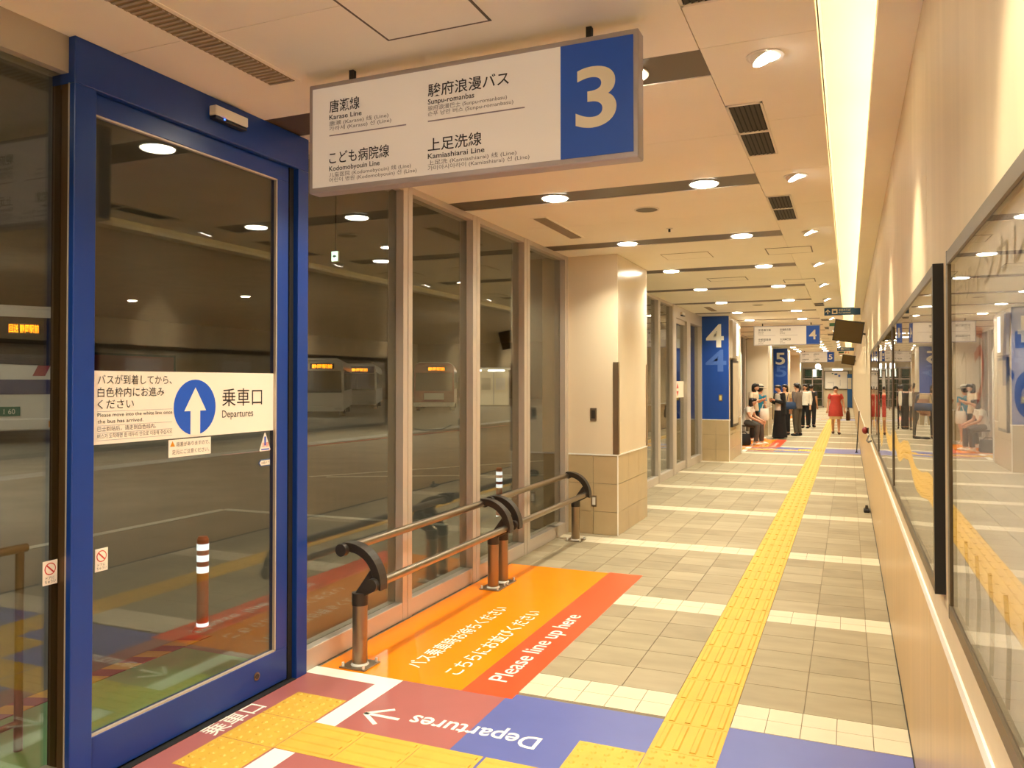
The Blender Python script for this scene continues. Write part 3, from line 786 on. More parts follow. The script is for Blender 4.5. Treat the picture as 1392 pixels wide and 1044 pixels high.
# ================================================================== POSTER BOARDS
BX = XW - 0.028
def board(y0, y1, label, kind):
    o = root('poster_board', (XW, (y0 + y1) / 2, 0.985), label, 'poster board')
    z0, z1 = (1.055, 1.952) if kind == 1 else (1.03, 1.968)
    fw = 0.036
    MB().box(BX, XW, y0, y0 + 0.012, z0, z1).build('end_cap', 'black', o)
    MB().box(BX, XW, y1 - 0.012, y1, z0, z1).build('end_cap', 'black', o)
    MB().box(BX, XW, y0 + .012, y1 - .012, z1 - fw, z1).build('top_frame', 'frame_grey', o, bevel=0.003)
    MB().box(BX, XW, y0 + .012, y1 - .012, z0, z0 + fw).build('bottom_frame', 'frame_grey', o, bevel=0.003)
    for (a, b_) in ((y0 + .012, y0 + .034), (y1 - .034, y1 - .012)):
        MB().box(BX, XW, a, b_, z0 + fw, z1 - fw).build('side_frame', 'frame_grey', o)
    MB().box(BX + 0.016, XW - 0.004, y0 + .034, y1 - .034, z0 + fw, z1 - fw).build('poster_sheet', 'poster' if kind == 1 else 'poster_b', o)
    MB().box(BX + 0.004, BX + 0.008, y0 + .034, y1 - .034, z0 + fw, z1 - fw).build('glass_cover', 'poster_glass' if kind == 1 else 'poster_glass_wavy', o)
    R, U = (0, -1, 0), (0, 0, 1); xs = BX + 0.016
    if kind == 1:
        text('lettering', 'デザインカレッジ', (xs, 2.15, 1.815), R, U, 0.075, 'poster_ink', o, width=1.10, bold=0.01)
        text('lettering', 'は', (xs, 1.54, 1.59), R, U, 0.19, 'poster_blue', o, width=0.36, bold=0.03)
        text('lettering', 'う', (xs, 1.86, 1.60), R, U, 0.18, 'poster_red', o, width=0.12, bold=0.02)
        text('lettering', 'つ', (xs, 2.06, 1.60), R, U, 0.15, 'poster_ink', o, width=0.08)
        for k in range(5):
            yy = 2.0 - 0.16 * k
            MB().tube([(xs - .0005, yy, 1.28), (xs - .0005, yy - .03, 1.2), (xs - .0005, yy - .01, 1.1)], 0.006, 6).build('brush_stroke', 'poster_ink', o)
    else:
        for k in range(3):
            yy = y0 + 0.3 + 0.6 * k
            MB().box(xs - 0.001, xs, yy, yy + 0.42, 1.55, 1.85).build('printed_panel', ['poster', 'pillar_tile', 'poster'][k], o)
    return o
board(0.30, 2.21, 'nearest glazed poster board with blue lettering at the right edge', 1)
board(2.545, 4.83, 'second glazed poster board on the right wall with thick black end', 2)
board(4.86, 7.17, 'third glazed poster board along the right wall', 2)
board(7.21, 9.6, 'fourth and farthest glazed poster board along the right wall', 2)

# ================================================================== NOTICES ON THE GLASS DOOR
XS = -2.8535
R, U = (0, 1, 0), (0, 0, 1)      # reading direction on the left wall seen from the corridor
o = root('departures_notice', (XS, 2.86, 1.37), 'white departures band with blue arrow circle across the glass door', 'notice')
MB().box(XS - .002, XS, 2.302, 3.435, 1.372, 1.678).build('sheet', 'film', o)
XT = XS
cc = (2.874, 1.512); rr = 0.131
pts = [(cc[0] + rr * math.cos(a), cc[1] + rr * math.sin(a)) for a in [2 * PI * k / 40 for k in range(40)]]
MB().prism(pts, XT, XT + .0008, 'x').build('blue_circle', 'sign_blue', o)
MB().prism([(cc[0] - .030, 1.378), (cc[0] + .030, 1.378), (cc[0] + .030, 1.495), (cc[0] + .068, 1.495), (cc[0], 1.605), (cc[0] - .068, 1.495), (cc[0] - .030, 1.495)], XT + .0008, XT + .0016, 'x').build('arrow', 'film', o)
text('lettering', '乗車口', (XT, 3.048, 1.518), R, U, 0.098, 'ink', o, width=0.29)
text('lettering', 'Departures', (XT, 3.048, 1.455), R, U, 0.052, 'ink', o, width=0.222)
text('lettering', 'バスが到着してから、', (XT, 2.342, 1.625), R, U, 0.044, 'ink', o, width=0.388)
text('lettering', '白色枠内にお進み', (XT, 2.342, 1.572), R, U, 0.044, 'ink', o, width=0.345)
text('lettering', 'ください', (XT, 2.342, 1.522), R, U, 0.044, 'ink', o, width=0.18)
text('lettering', 'Please move into the white line once', (XT, 2.342, 1.487), R, U, 0.022, 'ink', o, width=0.392)
text('lettering', 'the bus has arrived.', (XT, 2.342, 1.460), R, U, 0.022, 'ink', o, width=0.23)
text('lettering', '巴士到站后，请走到白色线内。', (XT, 2.342, 1.428), R, U, 0.022, 'ink_grey', o, width=0.30)
text('lettering', '버스가 도착하면 흰 테두리 안으로 이동해 주십시오', (XT, 2.342, 1.398), R, U, 0.022, 'ink_grey', o, width=0.392)
for z in (1.508, 1.449, 1.418, 1.388):
    MB().box(XT, XT + .0006, 2.342, 2.735, z, z + .0012).build('rule', 'rule', o)
o = root('step_notice', (XS, 2.84, 1.28), 'small white step warning sticker hanging under the departures band', 'sticker')
MB().box(XS - .002, XS, 2.716, 2.975, 1.285, 1.366).build('sheet', 'film', o)
MB().prism([(2.724, 1.335), (2.752, 1.335), (2.738, 1.360)], XS, XS + .0008, 'x').build('warning_triangle', 'amber', o)
text('lettering', '段差がありますので、', (XS, 2.760, 1.335), R, U, 0.023, 'ink_grey', o, width=0.205)
text('lettering', '足元にご注意ください。', (XS, 2.735, 1.300), R, U, 0.023, 'ink_grey', o, width=0.228)
o = root('caution_sticker', (XS, 3.40, 1.27), 'white triangular caution sticker with blue and red print on the door glass', 'sticker')
MB().prism([(3.352, 1.272), (3.356, 1.266), (3.432, 1.266), (3.436, 1.272), (3.397, 1.362), (3.391, 1.362)], XS - .002, XS, 'x').build('sheet', 'film', o)
MB().box(XS, XS + .0008, 3.388, 3.400, 1.295, 1.342).build('bar', 'sign_blue', o)
text('lettering', '注意', (XS, 3.366, 1.290), R, U, 0.026, 'poster_red', o, width=0.056)
MB().box(XS, XS + .0008, 3.364, 3.426, 1.272, 1.278).build('rule', 'sign_blue', o)
o = root('arrow_sticker', (XS, 3.40, 1.2), 'tiny pale blue edged arrow sticker low on the door glass', 'sticker')
MB().prism([(3.345, 1.205), (3.362, 1.222), (3.434, 1.222), (3.434, 1.186), (3.362, 1.186)], XS - .002, XS, 'x').build('sheet', 'teal', o)
MB().prism([(3.352, 1.205), (3.364, 1.217), (3.431, 1.217), (3.431, 1.191), (3.364, 1.191)], XS, XS + .0006, 'x').build('face', 'film', o)
text('lettering', '自動ドア', (XS, 3.366, 1.198), R, U, 0.016, 'ink_grey', o, width=0.06, off=0.0016)
o.location.y -= 0.03; bpy.data.objects['caution_sticker'].location.y -= 0.03
def door_sticker(y0, x, z0, label):
    o = root('door_warning_sticker', (x, y0, z0), label, 'sticker')
    MB().box(x - .002, x, y0, y0 + .062, z0, z0 + .094).build('sheet', 'film', o, bevel=0.0006)
    c = (y0 + .031, z0 + .062)
    def ringpts(r): return [(c[0] + r * math.cos(2 * PI * k / 20), c[1] + r * math.sin(2 * PI * k / 20)) for k in range(20)]
    MB().prism(ringpts(.024), x, x + .0006, 'x').build('red_ring', 'poster_red', o)
    MB().prism(ringpts(.020), x + .0006, x + .0010, 'x').build('inner_disc', 'film', o)
    MB().prism([(c[0] - .016, c[1] + .012), (c[0] - .012, c[1] + .016), (c[0] + .016, c[1] - .012), (c[0] + .012, c[1] - .016)], x + .0010, x + .0014, 'x').build('slash', 'poster_red', o)
    text('lettering', 'ドアに', (x, y0 + .012, z0 + .022), R, U, 0.014, 'ink', o, width=0.036)
    text('lettering', 'ちゅうい', (x, y0 + .008, z0 + .008), R, U, 0.014, 'ink', o, width=0.046)
door_sticker(2.121, XG + .007, 0.84, 'round red prohibition sticker on the pane left of the blue frame')
door_sticker(2.336, XS, 0.848, 'red prohibition sticker on the door glass right of the blue frame')

# ================================================================== LEANING RAILS
def leaning_rail(y0, y1, label):
    o = root('leaning_rail', (-2.6, (y0 + y1) / 2, 0), label, 'railing', 'leaning rails along the glass wall')
    for q, yp in enumerate((y0, y1)):
        s = 1 if q == 0 else -1
        MB().cyl((-2.60, yp, 0.008), 0.043, 0.36, 'z', 20).build('post', 'steel', o, smooth=True)
        MB().cyl((-2.60, yp, 0.35), 0.047, 0.07, 'z', 20, 0.046).build('post_cap', 'cast', o, smooth=True)
        MB().box(-2.685, -2.515, yp - .085, yp + .085, 0, 0.009).build('base_plate', 'steel', o, bevel=0.002)
        MB().cyl((-2.60, yp, 0.009), 0.053, 0.010, 'z', 20, 0.046).build('base_collar', 'white_metal', o, smooth=True)
        for (bx, by) in ((-.068, -.068), (.068, -.068), (-.068, .068), (.068, .068)):
            MB().cyl((-2.60 + bx, yp + by, .009), .008, .022, 'z', 8).build('anchor_bolt', 'white_metal', o)
        # curved arm from the high bar by the glass to the low bar on the corridor side
        cx, cz = -2.665, 0.475; n = 14
        def arc(r, k): 
            a = math.radians(98 - 104 * k / n); return (cx + r * math.cos(a), cz + r * math.sin(a) * 1.02)
        poly = [arc(0.222, k) for k in range(n + 1)] + [arc(0.174, k) for k in range(n, -1, -1)]
        MB().prism(poly, yp - .030, yp + .030, 'y').build('curved_arm', 'cast', o, bevel=0.003)
        rim = []
        poly2 = [arc(0.226, k) for k in range(n + 1)] + [arc(0.214, k) for k in range(n, -1, -1)]
        MB().prism(poly2, yp - .036, yp + .036, 'y').build('arm_flange', 'cast', o)
        MB().prism([(-2.635, 0.40), (-2.565, 0.40), (-2.44, 0.47), (-2.45, 0.545), (-2.52, 0.56)], yp - .022, yp + .022, 'y').build('bracket', 'cast', o, bevel=0.004)
        for (kx, kz) in ((-2.69, 0.665), (-2.485, 0.482)):
            MB().cyl((kx, yp - s * 0.066, kz), 0.036, s * 0.034, 'y', 18, 0.038).build('end_knob', 'cast', o, smooth=True)
    MB().cyl((-2.69, y0 - .03, 0.665), 0.0255, y1 - y0 + .06, 'y', 18).build('upper_bar', 'rail_bar', o, smooth=True)
    MB().cyl((-2.485, y0 - .03, 0.482), 0.0255, y1 - y0 + .06, 'y', 18).build('lower_bar', 'rail_bar', o, smooth=True)
    return o
r1 = leaning_rail(3.88, 5.74, 'bronze two-bar leaning rail on the orange area, nearest to the blue door')
r2 = leaning_rail(5.93, 7.80, 'bronze two-bar leaning rail ending at the first pillar')
copy_tree(r1, (0, GATE, 0), 'leaning rail that the seated person rests on at gate four')
copy_tree(r2, (0, GATE, 0), 'leaning rail behind the standing queue at gate four')

# door stop and barrier post by the right wall
o = root('door_stop', (0.21, 10.95, 0), 'small dark object on the floor at the foot of the right wall', 'door stop')
MB().box(0.165, 0.235, 10.85, 11.0, 0.0, 0.045).build('body', 'dark', o, bevel=0.01)
MB().cyl((0.20, 10.90, 0.045), 0.022, 0.045, 'z', 10, 0.015).build('peg', 'cast', o)
o = root('barrier_post', (0.18, 20.1, 0), 'slanted dark barrier pole leaning by the right wall', 'pole')
MB().tube([(0.16, 20.05, 0.0), (0.225, 20.3, 0.95)], 0.012, 8).build('shaft', 'dark', o, smooth=True)
MB().cyl((0.16, 20.05, 0.0), 0.03, 0.02, 'z', 10).build('foot', 'cast', o)
o = root('wall_hook', (0.24, 11.9, 0.97), 'dark red ball on a hooked bracket on the right wall', 'wall hook')
MB().ell((0.205, 11.9, 0.97), (0.04, 0.05, 0.05)).build('ball', 'bus_maroon', o, smooth=True)
MB().tube([(0.25, 11.6, 0.93), (0.21, 11.2, 0.88), (0.22, 10.6, 0.90), (0.25, 10.4, 0.93)], 0.010, 8).build('hook', 'cast', o, smooth=True)
MB().box(0.235, 0.25, 11.84, 11.96, 0.93, 1.01).build('mount', 'cast', o)

# ================================================================== FAR END
o = root('map_board', (-0.7, 55.4, 1.2), 'framed white area map board on the far end wall', 'map board')
MB().box(-1.45, 0.0, 55.42, 55.5, 1.17, 2.37).build('frame', 'dark', o)
MB().box(-1.41, -0.04, 55.41, 55.42, 1.21, 2.33).build('map_sheet', 'map_paper', o)
for (x, z, w, h, m) in ((-0.75, 2.15, .18, .10, 'teal'), (-0.55, 2.05, .12, .14, 'vinyl_blue'), (-0.95, 2.2, .1, .06, 'green_sign'), (-1.1, 1.6, .3, .02, 'rule'), (-.5, 1.6, .02, .4, 'rule'), (-.9, 1.45, .02, .4, 'rule')):
    MB().box(x - w / 2, x + w / 2, 55.405, 55.41, z - h / 2, z + h / 2).build('map_mark', m, o)
o = root('map_lamp', (-0.65, 55.3, 2.45), 'white lamp box lighting the map board at the far end', 'lamp')
MB().box(-1.47, 0.19, 55.3, 55.5, 2.40, 2.58).build('box', 'white_metal', o)
MB().box(-0.95, -0.35, 55.28, 55.3, 2.40, 2.50).build('lamp_face', 'lit_panel', o)
o = root('banner_stand', (0.06, 54.8, 0), 'tall dark blue sign panel standing at the far right end', 'sign')
MB().box(-0.08, 0.205, 54.8, 54.86, 0.03, 2.15).build('panel', 'teal', o)
MB().box(-0.05, 0.17, 54.79, 54.8, 1.2, 1.9).build('printed_panel', 'poster_b', o)
MB().box(-0.1, 0.22, 54.75, 54.9, 0, 0.03).build('foot', 'dark', o)
o = root('door_3', (-2.1, 55.4, 0), 'glass doors with shelves seen behind at the far end of the corridor', 'door', kind='structure')
for x in (-2.80, -2.18, -1.56):
    MB().box(x - .03, x + .03, 55.42, 55.5, 0, 2.6).build('stile', 'alu', o)
for z in (0.05, 1.85, 2.57):
    MB().box(-2.8, -1.53, 55.42, 55.5, z - .04, z + .04).build('rail', 'alu', o)
MB().box(-2.8, -1.53, 55.455, 55.463, 0.05, 2.57).build('glass_pane', 'glass', o)
wsh = MB().box(-3.0, -1.4, 58.0, 58.1, 0, 3).build('wall_beyond', 'wall')
tag(wsh, 'pale wall seen through the far glass doors', 'wall', kind='structure')
o = root('shop_shelf', (-2.1, 57.5, 0), 'lit shelf unit behind the far glass doors', 'shelf')
MB().box(-2.75, -1.6, 57.9, 58.0, 0, 2.5).build('back_panel', 'green_sign', o)
for z in (0.5, 1.0, 1.5, 2.0):
    MB().box(-2.75, -1.6, 57.5, 57.9, z, z + .04).build('shelf_board', 'white_metal', o)
MB().box(-2.25, -2.0, 57.48, 57.5, 2.0, 2.5).build('lit_poster', 'lit_panel', o)
o = root('globe_lamp', (-1.75, 53.0, 2.55), 'glowing white round lamp sign at the far end', 'lamp')
MB().ell((-1.75, 53.0, 2.62), (0.16, 0.1, 0.16)).build('globe', 'lit_strip', o, smooth=True)
MB().cyl((-1.75, 53.0, 2.76), 0.015, 0.24, 'z', 8).build('stem', 'dark', o)

# ================================================================== OUTSIDE: bus terminal at night
ZR = -0.14
plat = MB().box(-3.95, XF - 0.12, -2, 60, -0.4, -0.006).build('pavement', 'concrete')
tag(plat, 'concrete boarding platform outside the glass wall', 'pavement', kind='structure')
MB().box(-3.78, XF - 0.12, 0.8, 3.72, -0.006, -0.003).build('green_zone', 'platform_green', plat)
for k in range(16):
    y = 0.4 + 0.22 * k
    MB().prism([(-3.93, y), (-3.79, y + .05), (-3.79, y + .16), (-3.93, y + .11)], -0.006, -0.003, 'z').build('kerb_stripe', 'road_yellow', plat)
    MB().prism([(-3.93, y + .11), (-3.79, y + .16), (-3.79, y + .27), (-3.93, y + .22)], -0.006, -0.003, 'z').build('kerb_stripe', 'bus_maroon', plat)
road = MB().box(-60, -3.95, -20, 90, -0.5, ZR).build('road', 'asphalt')
tag(road, 'grey asphalt of the dark bus terminal outside', 'road', kind='structure')
def rline(p, q, w, m='road_white'):
    p, q = Vector(p), Vector(q); d = (q - p).normalized(); n = Vector((-d.y, d.x)) * w / 2
    MB().prism([(a.x, a.y) for a in (p + n, p - n, q - n, q + n)], ZR - .01, ZR + .004, 'z').build('road_line', m, road)
rline((-8.2, 0.0), (-8.0, 8.6), 0.14); rline((-8.0, 8.6), (-4.6, 8.75), 0.14)
rline((-9.3, 12.2), (-5.4, 18.2), 0.14); rline((-9.0, 12.3), (-5.2, 14.3), 0.14); rline((-5.6, 20), (-5.6, 50), 0.14)
rline((-14, 15), (-13, 30), 0.2, 'bus_red')
wl = MB().box(-46, -45.8, -20, 90, -0.5, 6.5).build('wall_terminal', 'concrete'); tag(wl, 'dark far wall of the bus terminal', 'wall', kind='structure')
wl2 = MB().box(-46, XF - .3, 80, 80.2, -0.5, 6.5).build('wall_terminal_end', 'concrete'); tag(wl2, 'dark end wall of the bus terminal', 'wall', kind='structure')
rf = MB().box(-46, XF - .12, -20, 80, 6.0, 6.3).build('ceiling_terminal', 'concrete'); tag(rf, 'dark roof over the bus terminal', 'ceiling', kind='structure')
fz = MB().box(XF - .5, XF - .12, -20, 80, ZC + .14, 6.0).build('wall_facade', 'concrete'); tag(fz, 'dark facade above the glass wall outside', 'wall', kind='structure')
for i, (x, y) in enumerate(((-12, 7), (-19, 10), (-13.6, 21.8), (-30, 18), (-28, 31.5), (-35, 30.8), (-12, 38), (-24, 49))):
    o = root('terminal_lamp', (x, y, 6.0), f'round white lamp in the dark terminal roof, {ORD[i]} by distance', 'lamp', 'lamps in the terminal roof'); local(o)
    MB().ring((0, 0, -.05), 0.2, 0.25, 0.05).build('rim', 'white_metal', o); MB().cyl((0, 0, -.03), 0.2, 0.02, 'z', 16).build('lens', 'lamp_out', o)
# bollards
def bollard(x, y, label):
    o = root('bollard', (x, y, ZR), label, 'bollard', 'orange bollards outside'); local(o)
    MB().cyl((0, 0, 0.03), 0.04, 0.62, 'z', 16).build('tube', 'bollard_red', o, smooth=True)
    MB().cyl((0, 0, 0.65), 0.041, 0.02, 'z', 16, 0.03).build('cap', 'bollard_red', o, smooth=True)
    MB().cyl((0, 0, 0), 0.07, 0.03, 'z', 16, 0.05).build('base', 'bollard_red', o)
    for z in (0.035, 0.415, 0.495, 0.575):
        MB().cyl((0, 0, z), 0.0415, 0.045 if z > .1 else .025, 'z', 16).build('reflective_band', 'reflector_glow', o, smooth=True)
bollard(-4.25, 4.36, 'orange bollard with white reflective bands seen through the blue door')
bollard(-4.15, 9.35, 'orange bollard with white bands seen through the third glass pane')
# handrail outside at the left edge
o = root('outdoor_rail', (-3.4, 1.6, 0), 'brass coloured guard rail outside the left pane', 'railing')
MB().cyl((-3.4, 0.4, 0.89), 0.02, 2.03, 'y', 12).build('top_bar', 'bronze', o, smooth=True)
for y in (0.5, 2.40): MB().cyl((-3.4, y, -0.01), 0.018, 0.90, 'z', 12).build('post', 'bronze', o, smooth=True)
MB().cyl((-3.4, 0.4, 0.12), 0.014, 2.0, 'y', 10).build('low_bar', 'bronze', o, smooth=True)
# exit sign outside
o = root('exit_sign', (-10.4, 14.5, 4.29), 'small glowing green and white exit sign in the dark terminal', 'sign')
mat('exit_face', rgb(220, 250, 225), .5, emit=rgb(200, 240, 215), estr=1.2)
MB().box(-10.49, -10.31, 14.5, 14.56, 4.29, 4.52).build('case', 'white_metal', o); MB().box(-10.48, -10.32, 14.49, 14.5, 4.30, 4.51).build('face', 'exit_face', o)
MB().box(-10.41, -10.39, 14.52, 14.54, 4.52, 6.0).build('hanger', 'dark', o)
MB().prism([(-10.45, 4.405), (-10.40, 4.45), (-10.40, 4.42), (-10.35, 4.42), (-10.35, 4.39), (-10.40, 4.39), (-10.40, 4.36)], 14.485, 14.49, 'y').build('arrow', 'green_sign', o)

# ---------------- buses
def bus(loc, rz, label, lower, upper, sign='led', scale=1.0, rear=False, length=9.5):
    o = root('bus', loc, label, 'bus'); local(o); o.rotation_euler = (0, 0, rz); o.scale = (min(scale, 1.04), 1, scale)
    W = 1.22
    prof = [(-W, .35), (W, .35), (W, 1.2), (W - .02, 2.6), (W - .12, 2.85), (W - .35, 2.95), (-W + .35, 2.95), (-W + .12, 2.85), (-W + .02, 2.6), (-W, 1.2)]
    MB().prism(prof, 0.0, length, 'y').build('body', lower, o, bevel=0.03)
    MB().prism([(-W + .12, 2.86), (W - .12, 2.86), (W - .35, 3.0), (-W + .35, 3.0)], 0.05, length - .05, 'y').build('roof', 'bus_white', o)
    if not rear:
        MB().prism([(-1.12, 1.25), (1.12, 1.25), (1.10, 2.35), (-1.10, 2.35)], -0.03, 0.0, 'y').build('windscreen', 'bus_glass', o)
        MB().box(-1.08, 1.08, -.035, 0, 2.38, 2.80).build('sign_housing', upper, o, bevel=.02)
        MB().box(-.45, .75, -.045, -.035, 2.45, 2.72).build('destination_display', 'black', o)
        text('display_lettering', '静岡駅前', (.15, -.045, 2.50), (1, 0, 0), (0, 0, 1), .21, 'led', o, width=1.0, align='C', bold=.015)
        MB().box(-.6, .6, -.02, 0, .72, 1.12).build('front_panel', 'bus_white', o)
    else:
        MB().prism([(-1.05, 1.75), (0.9, 1.70), (1.12, 1.95), (1.08, 2.75), (-1.05, 2.75)], -0.02, 0.0, 'y').build('rear_window', 'bus_glass', o)
        MB().box(-.2, .55, -.03, -.02, 2.38, 2.62).build('destination_display', 'black', o)
        text('display_lettering', '回送 静岡駅前', (.17, -.03, 2.43), (1, 0, 0), (0, 0, 1), .19, 'led', o, width=.70, align='C', bold=.015)
        MB().prism([(.38, 1.48), (.68, 1.48), (.86, 1.80), (.56, 1.80)], -.018, 0, 'y').build('red_stripe', 'bus_red', o)
        MB().prism([(.95, 2.45), (1.08, 2.62), (1.2, 2.45), (1.08, 2.28)], -.03, -.0, 'y').build('diamond_mark', 'bus_white', o)
        MB().box(-W, W, -.012, 0, 1.08, 1.40).build('blue_band', 'bus_navy', o)
        MB().box(-.55, .10, -.03, 0, .62, .82).build('number_plate', 'green_sign', o)
        text('plate_lettering', '・1 60', (-.22, -.03, .66), (1, 0, 0), (0, 0, 1), .16, 'paint_white', o, width=.4, align='C')
    MB().box(-W - .02, W + .02, -.09, .1, .30, .56).build('bumper', 'bus_white', o, bevel=.03)
    for s in (-1, 1):
        MB().box(s * .95 - .18, s * .95 + .18, -.10, -.09, .36, .50).build('lamp_cluster', 'amber' if rear else 'lit_dim', o)
        for yy in (1.9, length - 2.2):
            MB().cyl((s * (W - .27), yy, .48), .48, s * .25, 'x', 22).build('wheel', 'tyre', o, smooth=True)
            MB().cyl((s * (W - .02), yy, .48), .24, s * .02, 'x', 14).build('wheel_hub', 'alu_panel', o)
        for k in range(5):
            y0 = .5 + k * (length - 1) / 5
            MB().box(s * W - .012, s * W + .012, y0 + .06, y0 + (length - 1) / 5 - .06, 1.35, 2.35).build('side_window', 'bus_glass', o)
        if not rear:
            MB().tube([(s * 1.2, 0.05, 2.4), (s * 1.35, -.25, 2.35), (s * 1.35, -.25, 2.05)], .025, 6).build('mirror_arm', 'dark', o)
            MB().box(s * 1.35 - .08, s * 1.35 + .08, -.30, -.22, 1.75, 2.1).build('mirror', 'black', o, bevel=.02)
    return o
mat('lit_dim', rgb(200, 196, 186), .3)
bus((-21.75, 15.2, ZR), math.radians(57), 'white bus with red stripe seen from behind at the left edge', 'bus_white', 'bus_white', scale=1.32, rear=True)
bus((-24.6, 33.0, ZR), math.radians(32), 'white bus front with orange display beside the blue door frame', 'bus_white', 'bus_white')
bus((-29.4, 43.5, ZR), math.radians(30), 'white and blue parked bus between two others in the terminal', 'bus_white', 'bus_navy')
bus((-23.1, 42.3, ZR), math.radians(26), 'dark red bus with white front panel in the terminal', 'bus_maroon', 'bus_maroon')
# lit shelter
o = root('bus_shelter', (-24.4, 52.6, ZR), 'brightly lit glazed waiting room far across the terminal', 'shelter'); local(o); o.rotation_euler = (0, 0, math.radians(25))
MB().box(-1.7, 1.7, .4, 2.4, 0, .1).build('floor_slab', 'concrete', o)
MB().box(-1.7, 1.7, 2.3, 2.4, .1, 2.7).build('back_wall', 'shelter_wall_glow', o)
MB().box(-1.8, 1.8, .3, 2.5, 2.7, 2.85).build('roof', 'white_metal', o)
for x in (-.95, .75): MB().box(x - .6, x + .6, .34, .4, 2.58, 2.68).build('light_strip', 'lit_strip', o)
for x in (-1.65, -.55, .55, 1.65): MB().box(x - .04, x + .04, .4, .48, .1, 2.55).build('post', 'alu', o)
MB().box(-1.6, 1.6, .45, .5, .1, .95).build('low_panel', 'shelter_wall_glow', o)
for x in (-1.1, 0, 1.1): MB().box(x - .35, x + .35, 2.25, 2.3, 1.2, 2.1).build('poster', ['poster', 'poster_b', 'poster'][int(x + 1.1)], o)
o = root('terminal_billboard', (-45.7, 36, 1.6), 'long dark red billboard on the far terminal wall', 'billboard')
MB().box(-45.78, -45.6, 28, 44, 1.7, 3.6).build('frame', 'dark', o); MB().box(-45.6, -45.58, 28.2, 43.8, 1.85, 3.45).build('face', 'banner_red', o)

# ================================================================== PEOPLE
mat('skin', rgb(206, 152, 116), .55); mat('hair', rgb(34, 24, 18), .5); mat('eye', rgb(24, 18, 16), .3); mat('lip', rgb(160, 84, 74), .5)
def cloth(n, c): return mat(n, rgb(*c), .85, var=.08, vscale=(14, 14, 14))
cloth('c_beige', (206, 188, 158)); cloth('c_check', (78, 72, 64)); cloth('c_black', (20, 19, 20)); cloth('c_white', (232, 222, 206)); cloth('c_blue', (40, 132, 160))
cloth('c_pink', (214, 170, 146)); cloth('c_grey', (112, 98, 88)); cloth('c_khaki', (84, 78, 68)); cloth('c_dark', (44, 42, 46)); cloth('c_red', (176, 58, 44))
cloth('c_cream', (222, 196, 150)); cloth('c_tan', (190, 152, 96)); cloth('c_bagblue', (44, 62, 92)); cloth('c_brown', (80, 50, 34)); cloth('c_hat', (216, 208, 186))

